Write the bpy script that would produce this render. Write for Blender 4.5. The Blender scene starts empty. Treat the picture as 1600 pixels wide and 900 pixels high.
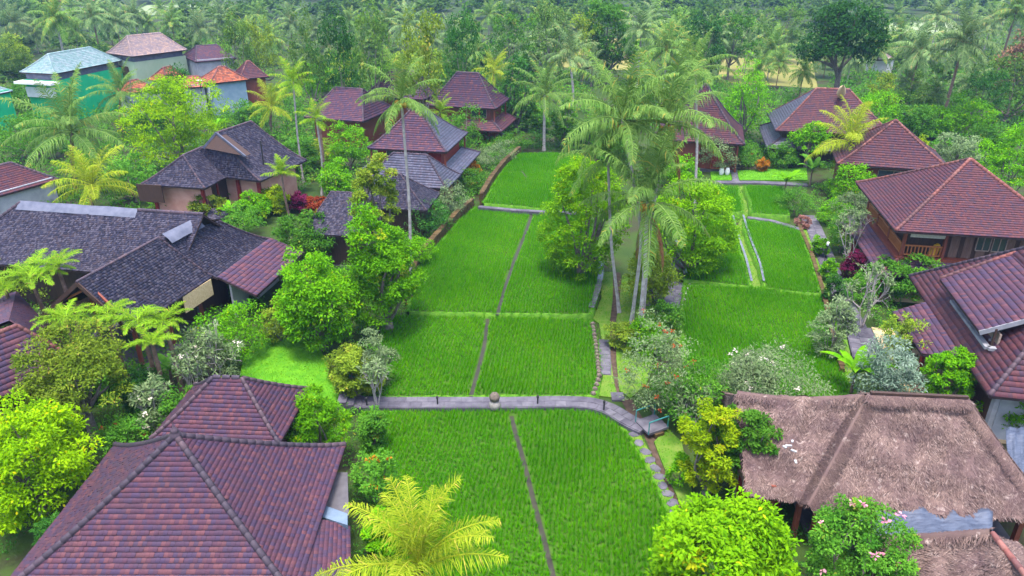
import bpy, math, random
import numpy as np
from mathutils import Matrix, Vector

# ------------------------------------------------------------------ camera, sky, sun, exposure
H, F, PITCH = 24.0, 1150.0, math.radians(25.2)
sc = bpy.context.scene
col = sc.collection
cam_d = bpy.data.cameras.new('camera'); cam = bpy.data.objects.new('camera', cam_d); col.objects.link(cam)
cam.location = (0, 0, H); cam.rotation_euler = (math.radians(90) - PITCH, 0, 0)
cam_d.sensor_width = 36.0; cam_d.lens = 36.0 * F / 1600.0; cam_d.clip_start = 0.2; cam_d.clip_end = 4000
sc.camera = cam
SUN_EL, SUN_AZ = math.radians(80), math.radians(190)      # azimuth measured clockwise from +Y (away from camera)
w = bpy.data.worlds.new('World'); sc.world = w; w.use_nodes = True
nt = w.node_tree; nt.nodes.clear()
sky = nt.nodes.new('ShaderNodeTexSky'); sky.sky_type = 'NISHITA'; sky.sun_disc = False
sky.sun_elevation = SUN_EL; sky.sun_rotation = SUN_AZ
sky.air_density = 1.0; sky.dust_density = 4.0; sky.ozone_density = 1.0
bg = nt.nodes.new('ShaderNodeBackground'); bg.inputs['Strength'].default_value = 0.15
wo = nt.nodes.new('ShaderNodeOutputWorld')
nt.links.new(sky.outputs[0], bg.inputs[0]); nt.links.new(bg.outputs[0], wo.inputs[0])
sun_d = bpy.data.lights.new('sun', 'SUN'); sun_d.energy = 1.5; sun_d.angle = math.radians(16); sun_d.color = (1, .95, .88)
sun = bpy.data.objects.new('sun', sun_d); col.objects.link(sun)
sv = Vector((math.sin(SUN_AZ) * math.cos(SUN_EL), math.cos(SUN_AZ) * math.cos(SUN_EL), math.sin(SUN_EL)))
sun.rotation_euler = sv.to_track_quat('Z', 'Y').to_euler(); sun.location = (0, 0, 60)
sc.view_settings.view_transform = 'Standard'; sc.view_settings.look = 'None'
sc.view_settings.exposure = 1.9; sc.view_settings.gamma = 1.0
sc.render.engine = 'CYCLES'
sc.cycles.max_bounces = 6; sc.cycles.diffuse_bounces = 3; sc.cycles.transmission_bounces = 3
sc.cycles.volume_bounces = 0; sc.cycles.transparent_max_bounces = 4

# ------------------------------------------------------------------ helpers
RNG = np.random.default_rng(7)
random.seed(7)
CP, SP = math.cos(PITCH), math.sin(PITCH)
def at(px, py, z=0.0):
    """ground (or height z) point that the photo shows at pixel px, py of 1600x900"""
    X = (px - 800) / F; Y = (450 - py) / F
    t = (z - H) / (-SP + Y * CP)
    return np.array([X * t, (CP + Y * SP) * t, z])
def height_at(y, py):
    k = (450 - py) / F
    return H + y * (k * CP - SP) / (CP + k * SP)
def depth(p): return p[1] * CP - (p[2] - H) * SP
def V3(*a): return np.array(a, float)
def unit(v): return v / (np.linalg.norm(v, axis=-1, keepdims=True) + 1e-12)

def mk(name, V, Fc, mat=None, parent=None, rnd=None, smooth=False, label=None, cat=None, group=None, kind=None, loc=None):
    me = bpy.data.meshes.new(name)
    V = np.asarray(V, float)
    if isinstance(Fc, np.ndarray):
        m, k = Fc.shape
        me.vertices.add(len(V)); me.vertices.foreach_set('co', V.astype(np.float32).ravel())
        me.loops.add(m * k); me.loops.foreach_set('vertex_index', Fc.astype(np.int32).ravel())
        me.polygons.add(m); me.polygons.foreach_set('loop_start', np.arange(0, m * k, k, dtype=np.int32))
        me.update(calc_edges=True)
    else:
        me.from_pydata([tuple(v) for v in V], [], [tuple(int(i) for i in f) for f in Fc])
        me.update()
    if rnd is not None:
        a = me.attributes.new('rnd', 'FLOAT', 'FACE')
        a.data.foreach_set('value', np.asarray(rnd, np.float32))
    if smooth: me.polygons.foreach_set('use_smooth', np.ones(len(me.polygons), bool))
    if mat is not None: me.materials.append(mat)
    return link(name, me, parent, label, cat, group, kind, loc)
def link(name, me, parent=None, label=None, cat=None, group=None, kind=None, loc=None):
    o = bpy.data.objects.new(name, me); col.objects.link(o)
    if loc is not None: o.location = loc
    if parent is not None: o.parent = parent
    return tag(o, label, cat, group, kind)
def tag(o, label=None, cat=None, group=None, kind=None):
    if label: o['label'] = label
    if cat: o['category'] = cat
    if group: o['group'] = group
    if kind: o['kind'] = kind
    return o
def root(name, label, cat, loc=(0, 0, 0), group=None):
    o = bpy.data.objects.new(name, None); col.objects.link(o); o.location = loc; o.empty_display_size = .3
    return tag(o, label, cat, group)
def wpart(o, rt):
    """parent a mesh built in world coordinates under a thing's Empty"""
    o.parent = rt; o.matrix_parent_inverse = Matrix.Translation(-rt.location); return o

class MB:
    """collects boxes, bars and sheets; build() links them as one mesh"""
    def __init__(s): s.V = []; s.F = []
    def add(s, V, Fc):
        n = len(s.V); s.V += [tuple(v) for v in V]; s.F += [tuple(i + n for i in f) for f in Fc]; return s
    def box(s, c, sx, sy, sz, rot=0.0):
        """box with its base centre at c"""
        cr, sr = math.cos(rot), math.sin(rot); V = []
        for z in (0, sz):
            for (x, y) in ((-sx/2, -sy/2), (sx/2, -sy/2), (sx/2, sy/2), (-sx/2, sy/2)):
                V.append((c[0] + x*cr - y*sr, c[1] + x*sr + y*cr, c[2] + z))
        return s.add(V, [(3,2,1,0), (4,5,6,7), (0,1,5,4), (1,2,6,5), (2,3,7,6), (3,0,4,7)])
    def bar(s, p, q, wd, ht=None):
        p = np.array(p, float); q = np.array(q, float); d = unit(q - p); ht = ht or wd
        up = V3(0, 0, 1) if abs(d[2]) < .95 else V3(1, 0, 0)
        a = unit(np.cross(d, up)); b = np.cross(a, d)
        V = [c + a*x*wd/2 + b*y*ht/2 for c in (p, q) for x, y in ((-1,-1), (1,-1), (1,1), (-1,1))]
        return s.add(V, [(0,1,2,3), (7,6,5,4), (0,4,5,1), (1,5,6,2), (2,6,7,3), (3,7,4,0)])
    def build(s, name, mat, parent=None, **k):
        return mk(name, s.V, s.F, mat, parent, **k)
def tube(pts, rad, n=7, cap=True):
    pts = np.array(pts, float); rad = np.broadcast_to(np.array(rad, float), (len(pts),))
    d = unit(np.gradient(pts, axis=0)); up = V3(.13, .31, 1.0)
    a = unit(np.cross(d, np.where(np.abs(d @ V3(0, 0, 1))[:, None] > .9, V3(1, 0, 0), up))); b = np.cross(a, d)
    th = np.linspace(0, 2*math.pi, n, endpoint=False)
    V = (pts[:, None] + rad[:, None, None] * (a[:, None]*np.cos(th)[None, :, None] + b[:, None]*np.sin(th)[None, :, None])).reshape(-1, 3)
    Fc = []
    for i in range(len(pts) - 1):
        for j in range(n):
            k = (j + 1) % n; Fc.append((i*n + j, i*n + k, (i+1)*n + k, (i+1)*n + j))
    return V, np.array(Fc)
def joinm(parts):
    """list of (V, F[, rnd]) with equal face sizes -> one"""
    Vs, Fs, Rs, n = [], [], [], 0
    for p in parts:
        Vs.append(p[0]); Fs.append(p[1] + n); n += len(p[0])
        Rs.append(p[2] if len(p) > 2 else np.full(len(p[1]), .5))
    return np.vstack(Vs), np.vstack(Fs), np.concatenate(Rs)
def inside(P, poly):
    x, y = P[:, 0], P[:, 1]; r = np.zeros(len(P), bool); n = len(poly)
    for i in range(n):
        (x0, y0), (x1, y1) = poly[i][:2], poly[(i+1) % n][:2]
        c = (y0 > y) != (y1 > y)
        r ^= c & (x < (x1 - x0)*(y - y0)/((y1 - y0) if y1 != y0 else 1e-9) + x0)
    return r
def dist_line(P, pts):
    d = np.full(len(P), 1e9)
    for a, b in zip(pts[:-1], pts[1:]):
        a = np.array(a[:2]); b = np.array(b[:2]); ab = b - a
        t = np.clip(((P[:, :2] - a) @ ab) / (ab @ ab), 0, 1)
        d = np.minimum(d, np.linalg.norm(P[:, :2] - a - t[:, None]*ab, axis=1))
    return d
def slab(name, poly, z0, z1, mat, **k):
    """horizontal polygon extruded from z0 to z1"""
    n = len(poly); V = [(p[0], p[1], z0) for p in poly] + [(p[0], p[1], z1) for p in poly]
    ar = sum(poly[i][0]*poly[(i+1) % n][1] - poly[(i+1) % n][0]*poly[i][1] for i in range(n))
    idx = list(range(n)) if ar > 0 else list(range(n))[::-1]
    Fc = [tuple(n + i for i in idx)] + [(idx[i], idx[(i+1) % n], n + idx[(i+1) % n], n + idx[i]) for i in range(n)]
    return mk(name, V, Fc, mat, **k)
def ribbon(pts, wd):
    pts = np.array([p[:2] for p in pts], float); d = unit(np.gradient(pts, axis=0)); nrm = np.stack([-d[:, 1], d[:, 0]], 1)
    wd = np.broadcast_to(np.array(wd, float), (len(pts),))[:, None]
    return np.vstack([pts - nrm*wd/2, (pts + nrm*wd/2)[::-1]])
def smooth_line(pts, n=24):
    pts = np.array(pts, float); L = np.r_[0, np.cumsum(np.linalg.norm(np.diff(pts, axis=0), axis=1))]
    t = np.linspace(0, L[-1], n); q = np.stack([np.interp(t, L, pts[:, i]) for i in range(pts.shape[1])], 1)
    for _ in range(3): q[1:-1] = .25*q[:-2] + .5*q[1:-1] + .25*q[2:]
    return q

# ------------------------------------------------------------------ materials
def mat(name, build):
    m = bpy.data.materials.new(name); m.use_nodes = True; t = m.node_tree; t.nodes.clear()
    o = t.nodes.new('ShaderNodeOutputMaterial'); s = build(t); t.links.new(s, o.inputs['Surface']); return m
def N(t, kind, **k):
    n = t.nodes.new(kind)
    for a, b in k.items():
        if a in n.inputs: n.inputs[a].default_value = b
        else: setattr(n, a, b)
    return n
def pos_noise(t, scale, detail=3.0, rough=.6, vec=None, dist=0.0):
    g = N(t, 'ShaderNodeNewGeometry') if vec is None else None
    n = N(t, 'ShaderNodeTexNoise', Scale=scale, Detail=detail, Roughness=rough, Distortion=dist)
    t.links.new(g.outputs['Position'] if vec is None else vec, n.inputs['Vector']); return n.outputs['Fac']
def ramp(t, fac, stops, interp='LINEAR'):
    r = N(t, 'ShaderNodeValToRGB'); e = r.color_ramp.elements; r.color_ramp.interpolation = interp
    while len(e) < len(stops): e.new(.5)
    for i, (p, c) in enumerate(stops): e[i].position = p; e[i].color = (*c, 1)
    t.links.new(fac, r.inputs['Fac']); return r.outputs['Color']
def mixc(t, fac, a, b, mode='MIX'):
    m = N(t, 'ShaderNodeMix', data_type='RGBA', blend_type=mode)
    for s, v in ((m.inputs[0], fac), (m.inputs[6], a), (m.inputs[7], b)):
        if isinstance(v, (int, float)): s.default_value = v
        elif isinstance(v, tuple): s.default_value = (*v, 1)
        else: t.links.new(v, s)
    return m.outputs[2]
def rng_map(t, fac, a, b, lo=0.0, hi=1.0):
    m = N(t, 'ShaderNodeMapRange'); m.inputs[1].default_value = a; m.inputs[2].default_value = b
    m.inputs[3].default_value = lo; m.inputs[4].default_value = hi; t.links.new(fac, m.inputs[0]); return m.outputs[0]
def bsdf(t, colr, rough=.7, spec=.3, bump=None, strength=.3, dist=.02):
    p = N(t, 'ShaderNodeBsdfPrincipled'); p.inputs['Roughness'].default_value = rough
    p.inputs['Specular IOR Level'].default_value = spec
    if isinstance(colr, tuple): p.inputs['Base Color'].default_value = (*colr, 1)
    else: t.links.new(colr, p.inputs['Base Color'])
    if bump is not None:
        b = N(t, 'ShaderNodeBump', Strength=strength, Distance=dist); t.links.new(bump, b.inputs['Height'])
        t.links.new(b.outputs[0], p.inputs['Normal'])
    return p.outputs[0]
def attr(t, n='rnd'): return N(t, 'ShaderNodeAttribute', attribute_name=n).outputs['Fac']
def objrand(t): return N(t, 'ShaderNodeObjectInfo').outputs['Random']

def leaf_mat(name, a, b, trans=.35, odd=None, rough=.5, var=.25):
    """a darker, b lighter leaf colour; odd = colour of the few aged leaves"""
    def f(t):
        r = attr(t); c = ramp(t, r, [(0, a), (.9, b)] + ([(.93, b), (.97, odd)] if odd else []))
        hs = N(t, 'ShaderNodeHueSaturation'); t.links.new(c, hs.inputs['Color'])
        t.links.new(rng_map(t, objrand(t), 0, 1, 1 - var, 1 + var), hs.inputs['Value'])
        c = hs.outputs['Color']
        d = bsdf(t, c, rough, .03)
        tr = N(t, 'ShaderNodeBsdfTranslucent'); t.links.new(c, tr.inputs['Color'])
        m = N(t, 'ShaderNodeMixShader'); m.inputs[0].default_value = trans
        t.links.new(d, m.inputs[1]); t.links.new(tr.outputs[0], m.inputs[2]); return m.outputs[0]
    return mat(name, f)
LEAF = {
 'lime':   leaf_mat('leaf_lime', (.13, .30, .002), (.31, .53, .004), odd=(.48, .46, .006), var=.12, trans=.42),
 'midlime': leaf_mat('leaf_mid_lime', (.085, .25, .003), (.23, .47, .006), odd=(.40, .44, .01), var=.1, trans=.4),
 'bright': leaf_mat('leaf_bright', (.058, .22, .003), (.17, .43, .006), odd=(.32, .40, .012), var=.15),
 'mid':    leaf_mat('leaf_mid', (.038, .15, .012), (.12, .31, .026), odd=(.22, .27, .03)),
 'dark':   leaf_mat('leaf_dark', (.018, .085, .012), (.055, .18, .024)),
 'olive':  leaf_mat('leaf_olive', (.10, .19, .014), (.26, .36, .03), odd=(.38, .33, .05)),
 'yellow': leaf_mat('leaf_yellow', (.15, .29, .004), (.35, .47, .008), odd=(.46, .44, .015), var=.1),
 'silver': leaf_mat('leaf_silver', (.12, .22, .13), (.34, .45, .36)),
 'grey':   leaf_mat('leaf_grey_green', (.09, .16, .06), (.22, .30, .14)),
 'fern':   leaf_mat('leaf_fern', (.09, .23, .006), (.22, .38, .02), odd=(.32, .28, .05)),
 'palm':   leaf_mat('leaf_palm', (.06, .16, .022), (.20, .33, .075), odd=(.36, .32, .06), var=.15, rough=.35),
 'palmdark': leaf_mat('leaf_palm_dark', (.07, .15, .045), (.22, .33, .12), odd=(.34, .30, .11), var=.25, rough=.4),
 'palmyel': leaf_mat('leaf_palm_yellow', (.15, .27, .008), (.38, .45, .03), odd=(.56, .44, .08), var=.1, rough=.4),
 'palmlime': leaf_mat('leaf_palm_lime', (.10, .25, .008), (.26, .42, .02), odd=(.5, .4, .05), var=.1, rough=.35),
 'deadfrond': leaf_mat('leaf_dead', (.16, .055, .03), (.30, .13, .08), trans=.15),
 'orange': leaf_mat('leaf_orange', (.36, .12, .01), (.62, .30, .02)),
 'red':    leaf_mat('leaf_red', (.20, .03, .01), (.42, .09, .03)),
 'purple': leaf_mat('leaf_purple', (.08, .008, .03), (.22, .02, .09)),
 'rust':   leaf_mat('leaf_rust', (.09, .05, .03), (.24, .13, .07), trans=.2),
 'dusty':  leaf_mat('leaf_dusty_red', (.14, .06, .05), (.30, .15, .12), trans=.2),
 'pink':   leaf_mat('petal_pink', (.62, .2, .34), (.8, .45, .5)),
 'white':  leaf_mat('petal_white', (.7, .6, .5), (.85, .8, .75)),
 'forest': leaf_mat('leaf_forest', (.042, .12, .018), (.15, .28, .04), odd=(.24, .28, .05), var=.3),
 'rice':   leaf_mat('rice_blade', (.045, .225, .0008), (.115, .37, .0012), trans=.45, odd=(.19, .38, .002), var=0),
 'turf':   leaf_mat('turf_blade', (.06, .21, .005), (.13, .32, .009), trans=.3, odd=(.18, .28, .03), var=0),
}
def tile_mat(name, cols, rough=.55, stain=(.05, .040, .05), amt=.35, spec=.12):
    def f(t):
        c = ramp(t, attr(t), [(.97*i / len(cols), q) for i, q in enumerate(cols)] + [(.97, tuple(.22*v for v in cols[0]))], 'CONSTANT')   # last: tile lip painted dark, shadow line under each course
        c = mixc(t, rng_map(t, pos_noise(t, 1.3, 4), .45, .75, 0, amt), c, stain)
        c = mixc(t, rng_map(t, pos_noise(t, 14, 3), .35, .7, 0, .35), c, mixc(t, 1.0, c, (.55, .55, .6), 'MULTIPLY'))
        return bsdf(t, c, rough, spec, pos_noise(t, 60, 2), .25, .01)
    return mat(name, f)
RED = [(.088, .042, .068), (.074, .042, .075), (.099, .044, .066), (.064, .042, .083), (.085, .042, .068), (.132, .055, .068), (.068, .044, .081), (.105, .046, .066)]
RED2 = [(.104, .038, .050), (.082, .038, .055), (.120, .045, .050), (.070, .038, .063), (.094, .038, .051), (.113, .042, .050)]
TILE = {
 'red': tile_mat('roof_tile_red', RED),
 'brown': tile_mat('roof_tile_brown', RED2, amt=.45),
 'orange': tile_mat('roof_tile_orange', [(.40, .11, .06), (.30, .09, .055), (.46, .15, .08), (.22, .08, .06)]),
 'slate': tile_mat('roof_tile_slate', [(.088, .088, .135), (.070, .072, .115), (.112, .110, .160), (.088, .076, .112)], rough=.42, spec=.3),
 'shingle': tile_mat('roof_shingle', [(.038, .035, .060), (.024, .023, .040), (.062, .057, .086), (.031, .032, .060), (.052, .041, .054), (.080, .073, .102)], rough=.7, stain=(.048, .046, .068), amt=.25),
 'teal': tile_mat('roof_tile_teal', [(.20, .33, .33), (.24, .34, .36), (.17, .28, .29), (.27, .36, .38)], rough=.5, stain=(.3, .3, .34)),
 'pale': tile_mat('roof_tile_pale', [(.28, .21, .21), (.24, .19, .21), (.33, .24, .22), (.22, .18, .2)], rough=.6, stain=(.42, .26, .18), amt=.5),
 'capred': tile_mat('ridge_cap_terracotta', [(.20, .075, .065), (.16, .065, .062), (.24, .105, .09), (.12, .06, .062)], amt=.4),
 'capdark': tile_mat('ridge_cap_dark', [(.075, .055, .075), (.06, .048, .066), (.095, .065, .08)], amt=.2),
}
def plain(name, c1, c2, scale=3.0, rough=.75, spec=.12, lo=.35, hi=.65, bump=.2, bscale=None):
    def f(t):
        n = pos_noise(t, scale, 5); c = mixc(t, rng_map(t, n, lo, hi), c1, c2)
        return bsdf(t, c, rough, spec, pos_noise(t, bscale or scale*8, 4), bump, .02)
    return mat(name, f)
def wood_mat(name, c1, c2, sx=22, rough=.6):
    def f(t):
        g = N(t, 'ShaderNodeNewGeometry'); mp = N(t, 'ShaderNodeMapping'); mp.inputs['Scale'].default_value = (sx, sx, 1.4)
        t.links.new(g.outputs['Position'], mp.inputs['Vector'])
        n = pos_noise(t, 1.0, 4, vec=mp.outputs[0])
        return bsdf(t, mixc(t, rng_map(t, n, .3, .7), c1, c2), rough, .3, n, .2, .01)
    return mat(name, f)
M = {
 'deck': plain('roof_deck', (.035, .024, .026), (.06, .04, .04), 4),
 'wood_red': wood_mat('wood_red', (.12, .03, .02), (.22, .06, .035)),
 'wood_dark': wood_mat('wood_dark', (.03, .017, .013), (.065, .035, .026)),
 'wood_grey': wood_mat('wood_weathered', (.10, .055, .042), (.20, .13, .10)),
 'wood_orange': wood_mat('wood_orange', (.28, .09, .03), (.40, .15, .05)),
 'pink_wall': plain('pink_plaster', (.50, .25, .20), (.58, .33, .26), 1.2, bump=.1),
 'white_wall': plain('white_plaster', (.60, .60, .62), (.72, .72, .74), 1.0, bump=.1),
 'grey_wall': plain('grey_render', (.26, .27, .31), (.36, .37, .41), 1.0, bump=.15),
 'green_wall': plain('green_paint', (.010, .36, .15), (.02, .44, .19), .6, bump=.08),
 'pale_green_wall': plain('pale_green_render', (.26, .36, .24), (.33, .42, .30), .35, bump=.1),
 'teal_wall': plain('blue_grey_panel', (.20, .30, .40), (.27, .36, .46), 1.0, bump=.1),
 'concrete': plain('wet_concrete', (.05, .046, .055), (.10, .095, .105), .9, rough=.45),
 'ledge': plain('pale_cement', (.17, .18, .20), (.26, .26, .29), 1.5),
 'flash': plain('blue_grey_flashing', (.09, .13, .19), (.13, .18, .25), 2, rough=.5),
 'membrane': plain('grey_sheeting', (.075, .085, .125), (.12, .13, .18), 1.5, rough=.45),
 'stone': plain('path_stone', (.062, .058, .078), (.108, .102, .128), 1.7, bump=.35, rough=.6),
 'stone2': plain('path_stone_light', (.08, .076, .096), (.13, .124, .15), 2.2, bump=.35, rough=.6),
 'stonewall': plain('mossy_stone', (.045, .03, .014), (.10, .068, .03), 1.6, bump=.5),
 'whitestone': plain('white_stone', (.24, .24, .26), (.40, .40, .42), 3, bump=.3),
 'earth': plain('ditch_earth', (.045, .03, .022), (.09, .062, .045), 2.4, bump=.6),
 'dark_mud': plain('furrow_mud', (.018, .016, .011), (.04, .036, .024), 2.0, rough=.5, spec=.3, bump=.4),
 'mud': plain('paddy_mud', (.03, .085, .006), (.05, .11, .012), 1.1, rough=.75, spec=.1, bump=.3),
 'bank': plain('grassy_bank', (.04, .13, .008), (.09, .21, .014), 3.5, bump=.5, bscale=30),
 'turf': plain('turf', (.05, .19, .006), (.09, .26, .010), 2.0, bump=.5, bscale=40),
 'verge': plain('worn_turf', (.06, .16, .009), (.12, .18, .03), 1.4, bump=.5, bscale=35),
 'goldfield': plain('ripe_rice', (.13, .14, .035), (.21, .19, .055), .12, bump=.4, bscale=3),
 'palefield': plain('pale_far_field', (.14, .20, .09), (.22, .25, .14), .06, bump=.3, bscale=2),
 'bark': plain('bark_grey', (.10, .085, .075), (.22, .19, .17), 5, bump=.5),
 'bark_pale': plain('palm_bark', (.26, .23, .22), (.42, .39, .38), 4, bump=.5, bscale=18),
 'bark_brown': plain('palm_bark_brown', (.12, .075, .055), (.22, .15, .12), 4, bump=.5, bscale=18),
 'twig': plain('frangipani_bark', (.28, .24, .24), (.44, .40, .40), 8, bump=.3),
 'coconut': plain('coconut_husk', (.38, .20, .03), (.50, .34, .06), 6),
 'metal': plain('black_metal', (.012, .012, .016), (.03, .03, .034), 6, rough=.45, spec=.5),
 'teal_metal': plain('teal_painted_metal', (.03, .16, .17), (.05, .22, .22), 6, rough=.5),
 'blind': plain('bamboo_blind', (.46, .33, .18), (.60, .46, .28), 9, bump=.3),
 'blind_pale': plain('pale_blind', (.42, .40, .34), (.52, .50, .44), 9, bump=.2),
 'yellow_cloth': plain('yellow_cushion', (.55, .30, .03), (.65, .38, .05), 5),
 'red_cloth': plain('dark_red_lacquer', (.16, .02, .018), (.24, .035, .03), 4, rough=.4),
 'patio': plain('sand_paving', (.36, .26, .15), (.48, .36, .22), 1.2),
 'moss_stone': plain('lichen_stone', (.08, .065, .055), (.16, .13, .11), 8, bump=.6),
 'pale_stone': plain('pale_carved_stone', (.15, .14, .13), (.24, .23, .22), 6, bump=.4),
 'frame': plain('window_frame', (.25, .19, .16), (.36, .28, .23), 6),
 'satellite': plain('white_dish', (.6, .62, .65), (.7, .72, .75), 2),
 'blue_cloth': plain('blue_cloth', (.02, .28, .40), (.04, .35, .46), 3),
}
M['glass'] = mat('window_glass', lambda t: bsdf(t, (.03, .045, .05), .12, .8))
M['water'] = mat('ditch_water', lambda t: bsdf(t, mixc(t, rng_map(t, pos_noise(t, 2.0), .3, .7), (.06, .065, .075), (.13, .135, .15)), .16, .7, pos_noise(t, 9, 2), .06, .02))
def tarp_f(t):
    g = N(t, 'ShaderNodeNewGeometry'); mp = N(t, 'ShaderNodeMapping'); mp.inputs['Scale'].default_value = (1.2, 6, 6)
    t.links.new(g.outputs['Position'], mp.inputs['Vector']); n = pos_noise(t, 1.4, 4, vec=mp.outputs[0])
    return bsdf(t, mixc(t, rng_map(t, n, .3, .7), (.03, .04, .07), (.08, .10, .15)), .45, .4, n, .5, .05)
M['tarp'] = mat('blue_grey_tarp', tarp_f)
def thatch_f(t):
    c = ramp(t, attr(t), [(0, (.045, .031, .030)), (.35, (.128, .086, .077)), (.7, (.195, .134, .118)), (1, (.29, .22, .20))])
    c = mixc(t, rng_map(t, pos_noise(t, .9, 5), .40, .68, 0, .75), c, (.075, .046, .052))
    c = mixc(t, rng_map(t, pos_noise(t, 3.1, 3), .62, .78, 0, .5), c, (.55, .46, .42))
    return bsdf(t, c, .85, .15, pos_noise(t, 40, 3), .4, .02)
M['thatch'] = mat('thatch', thatch_f)
def ground_f(t):
    n = pos_noise(t, .22, 5); c = ramp(t, n, [(.3, (.020, .046, .008)), (.5, (.032, .062, .010)), (.62, (.035, .032, .018)), (.75, (.024, .052, .010))])
    return bsdf(t, c, .85, .15, pos_noise(t, 6, 4), .5, .05)
M['ground'] = mat('garden_ground', ground_f)

# ------------------------------------------------------------------ ground, paddies, paths
mk('ground', [(-760, -55, 0), (760, -55, 0), (760, 1150, 0), (-760, 1150, 0)], [(0, 1, 2, 3)], M['ground'], kind='structure')
ROW = math.radians(-7)                       # the rice rows run a little to the right of straight ahead
def rice(poly, z, gaps=(), name='rice', label='', hh=.36, sp=.215, gapw=.17):
    P = np.array([p[:2] for p in poly]); c, s = math.cos(ROW), math.sin(ROW)
    R = np.array([[c, s], [-s, c]])          # world -> row frame
    q = P @ R.T; lo, hi = q.min(0), q.max(0)
    gx, gy = np.meshgrid(np.arange(lo[0], hi[0], sp), np.arange(lo[1], hi[1], sp*.82))
    g = np.stack([gx.ravel(), gy.ravel()], 1); g += RNG.normal(0, 1, g.shape) * [.022, .045]
    g[:, 0] += .05*np.sin(g[:, 1]*.9 + g[:, 0]*.15)
    W = g @ R
    k = inside(W, P)
    for gp in gaps: k &= dist_line(W, gp) > gapw
    k &= RNG.random(len(W)) > .015
    W = W[k]; n = len(W); nb = 13
    vig = .82 + .22*np.sin(W[:, 0]*.55 + 1.3*np.sin(W[:, 1]*.31)) * np.sin(W[:, 1]*.47) + RNG.normal(0, .08, n)
    base = np.repeat(W, nb, 0); m = len(base)
    th = RNG.random(m)*2*math.pi; out = RNG.uniform(.04, .24, m)
    hgt = hh*np.repeat(vig, nb)*RNG.uniform(.65, 1.12, m)
    d = np.stack([np.cos(th), np.sin(th)], 1); pr = np.stack([-d[:, 1], d[:, 0]], 1)*(.016 + .008*RNG.random(m))[:, None]
    b0 = np.c_[base + d*.015 - pr, np.full(m, z)]; b1 = np.c_[base + d*.015 + pr, np.full(m, z)]
    tip = np.c_[base + d*out[:, None], z + hgt]
    V = np.stack([b0, b1, tip], 1).reshape(-1, 3)
    big = .16*np.sin(W[:, 0]*.31 + 2.2*np.sin(W[:, 1]*.13))*np.sin(W[:, 1]*.23 + .7) + .1*np.sin(W[:, 0]*1.1 + W[:, 1]*.6)*np.sin(W[:, 1]*.8)
    rn = np.clip(np.repeat(RNG.normal(.45, .12, n) + big, nb) + RNG.normal(0, .2, m), 0, 1)
    return mk(name, V, np.arange(3*m).reshape(-1, 3), LEAF['rice'], rnd=rn, kind='stuff', label=label, cat='rice')
def pxpoly(pts, z): return [at(x, y, z) for x, y in pts]
def turf(poly, z, label, hh=.09, dens=55, mt='turf', holes=()):
    P = np.array([p[:2] for p in poly]); lo, hi = P.min(0), P.max(0)
    n = int(np.prod(hi - lo)*dens); W = lo + RNG.random((n, 2))*(hi - lo); W = W[inside(W, P)]
    for h in holes: W = W[~inside(W, np.array([p[:2] for p in h]))]
    m = len(W); th = RNG.random(m)*6.283; d = np.stack([np.cos(th), np.sin(th)], 1); pr = np.stack([-d[:, 1], d[:, 0]], 1)*.022
    V = np.stack([np.c_[W - pr, np.full(m, z)], np.c_[W + pr, np.full(m, z)], np.c_[W + d*RNG.uniform(.01, .09, (m, 1)), z + hh*RNG.uniform(.5, 1.2, m)]], 1).reshape(-1, 3)
    return mk('grass', V, np.arange(3*m).reshape(-1, 3), LEAF[mt], rnd=RNG.random(m), kind='stuff', label=label, cat='grass')

PADDY = [  # pixel outline, level, gaps, label
 ('front', [(566,645),(700,641),(850,640),(925,643),(958,655),(985,690),(1005,722),(1024,758),(1040,800),(1056,900),(1062,985),(585,985),(590,900),(598,790),(576,710)], .08,
  [[(799,650),(806,680),(817,715),(838,800),(852,850),(866,905),(880,990)]], 'young green rice in the front paddy below the stone path'),
 ('middle', [(606,495),(700,492),(820,496),(923,503),(931,540),(933,585),(929,617),(760,617),(572,619),(577,598),(588,560),(598,525)], .22,
  [[(762,498),(757,540),(748,575),(735,622)]], 'young green rice in the paddy just above the stone path'),
 ('long', [(640,486),(646,450),(655,418),(690,378),(716,348),(742,325),(800,328),(850,330),(915,333),(935,395),(933,440),(921,490),(800,489)], .55,
  [[(831,334),(822,362),(806,400),(790,446),(777,492)]], 'young green rice in the long paddy beside the tall palm'),
 ('far', [(757,317),(772,288),(790,262),(812,241),(860,240),(908,243),(935,262),(915,300),(905,328),(845,325)], .85,
  [[(790,270),(815,268),(822,278)]], 'young green rice in the far paddy below the garden hedge'),
 ('side', [(1072,447),(1120,447),(1200,452),(1284,464),(1296,510),(1308,560),(1325,610),(1300,660),(1180,665),(1090,640),(1074,560),(1066,500)], .3, [], 'young green rice in the right paddy behind the thatched roof'),
 ('slim', [(1068,436),(1120,441),(1171,447),(1166,425),(1155,395),(1146,360),(1142,346),(1090,346),(1066,380)], .5, [], 'young green rice in the slim paddy beside the curved ditch'),
 ('path side', [(1166,344),(1205,349),(1246,357),(1262,398),(1281,459),(1240,455),(1198,449),(1190,420),(1175,385),(1164,354)], .5, [], 'young green rice in the paddy beside the garden path'),
 ('corner', [(1118,291),(1151,293),(1156,312),(1158,331),(1105,332),(1104,310)], .7, [], 'young green rice in the small paddy left of the mossy ditch'),
 ('last', [(1165,291),(1221,293),(1231,336),(1176,333),(1174,312)], .7, [], 'young green rice in the small square paddy under the pitched roofs'),
]
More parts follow.
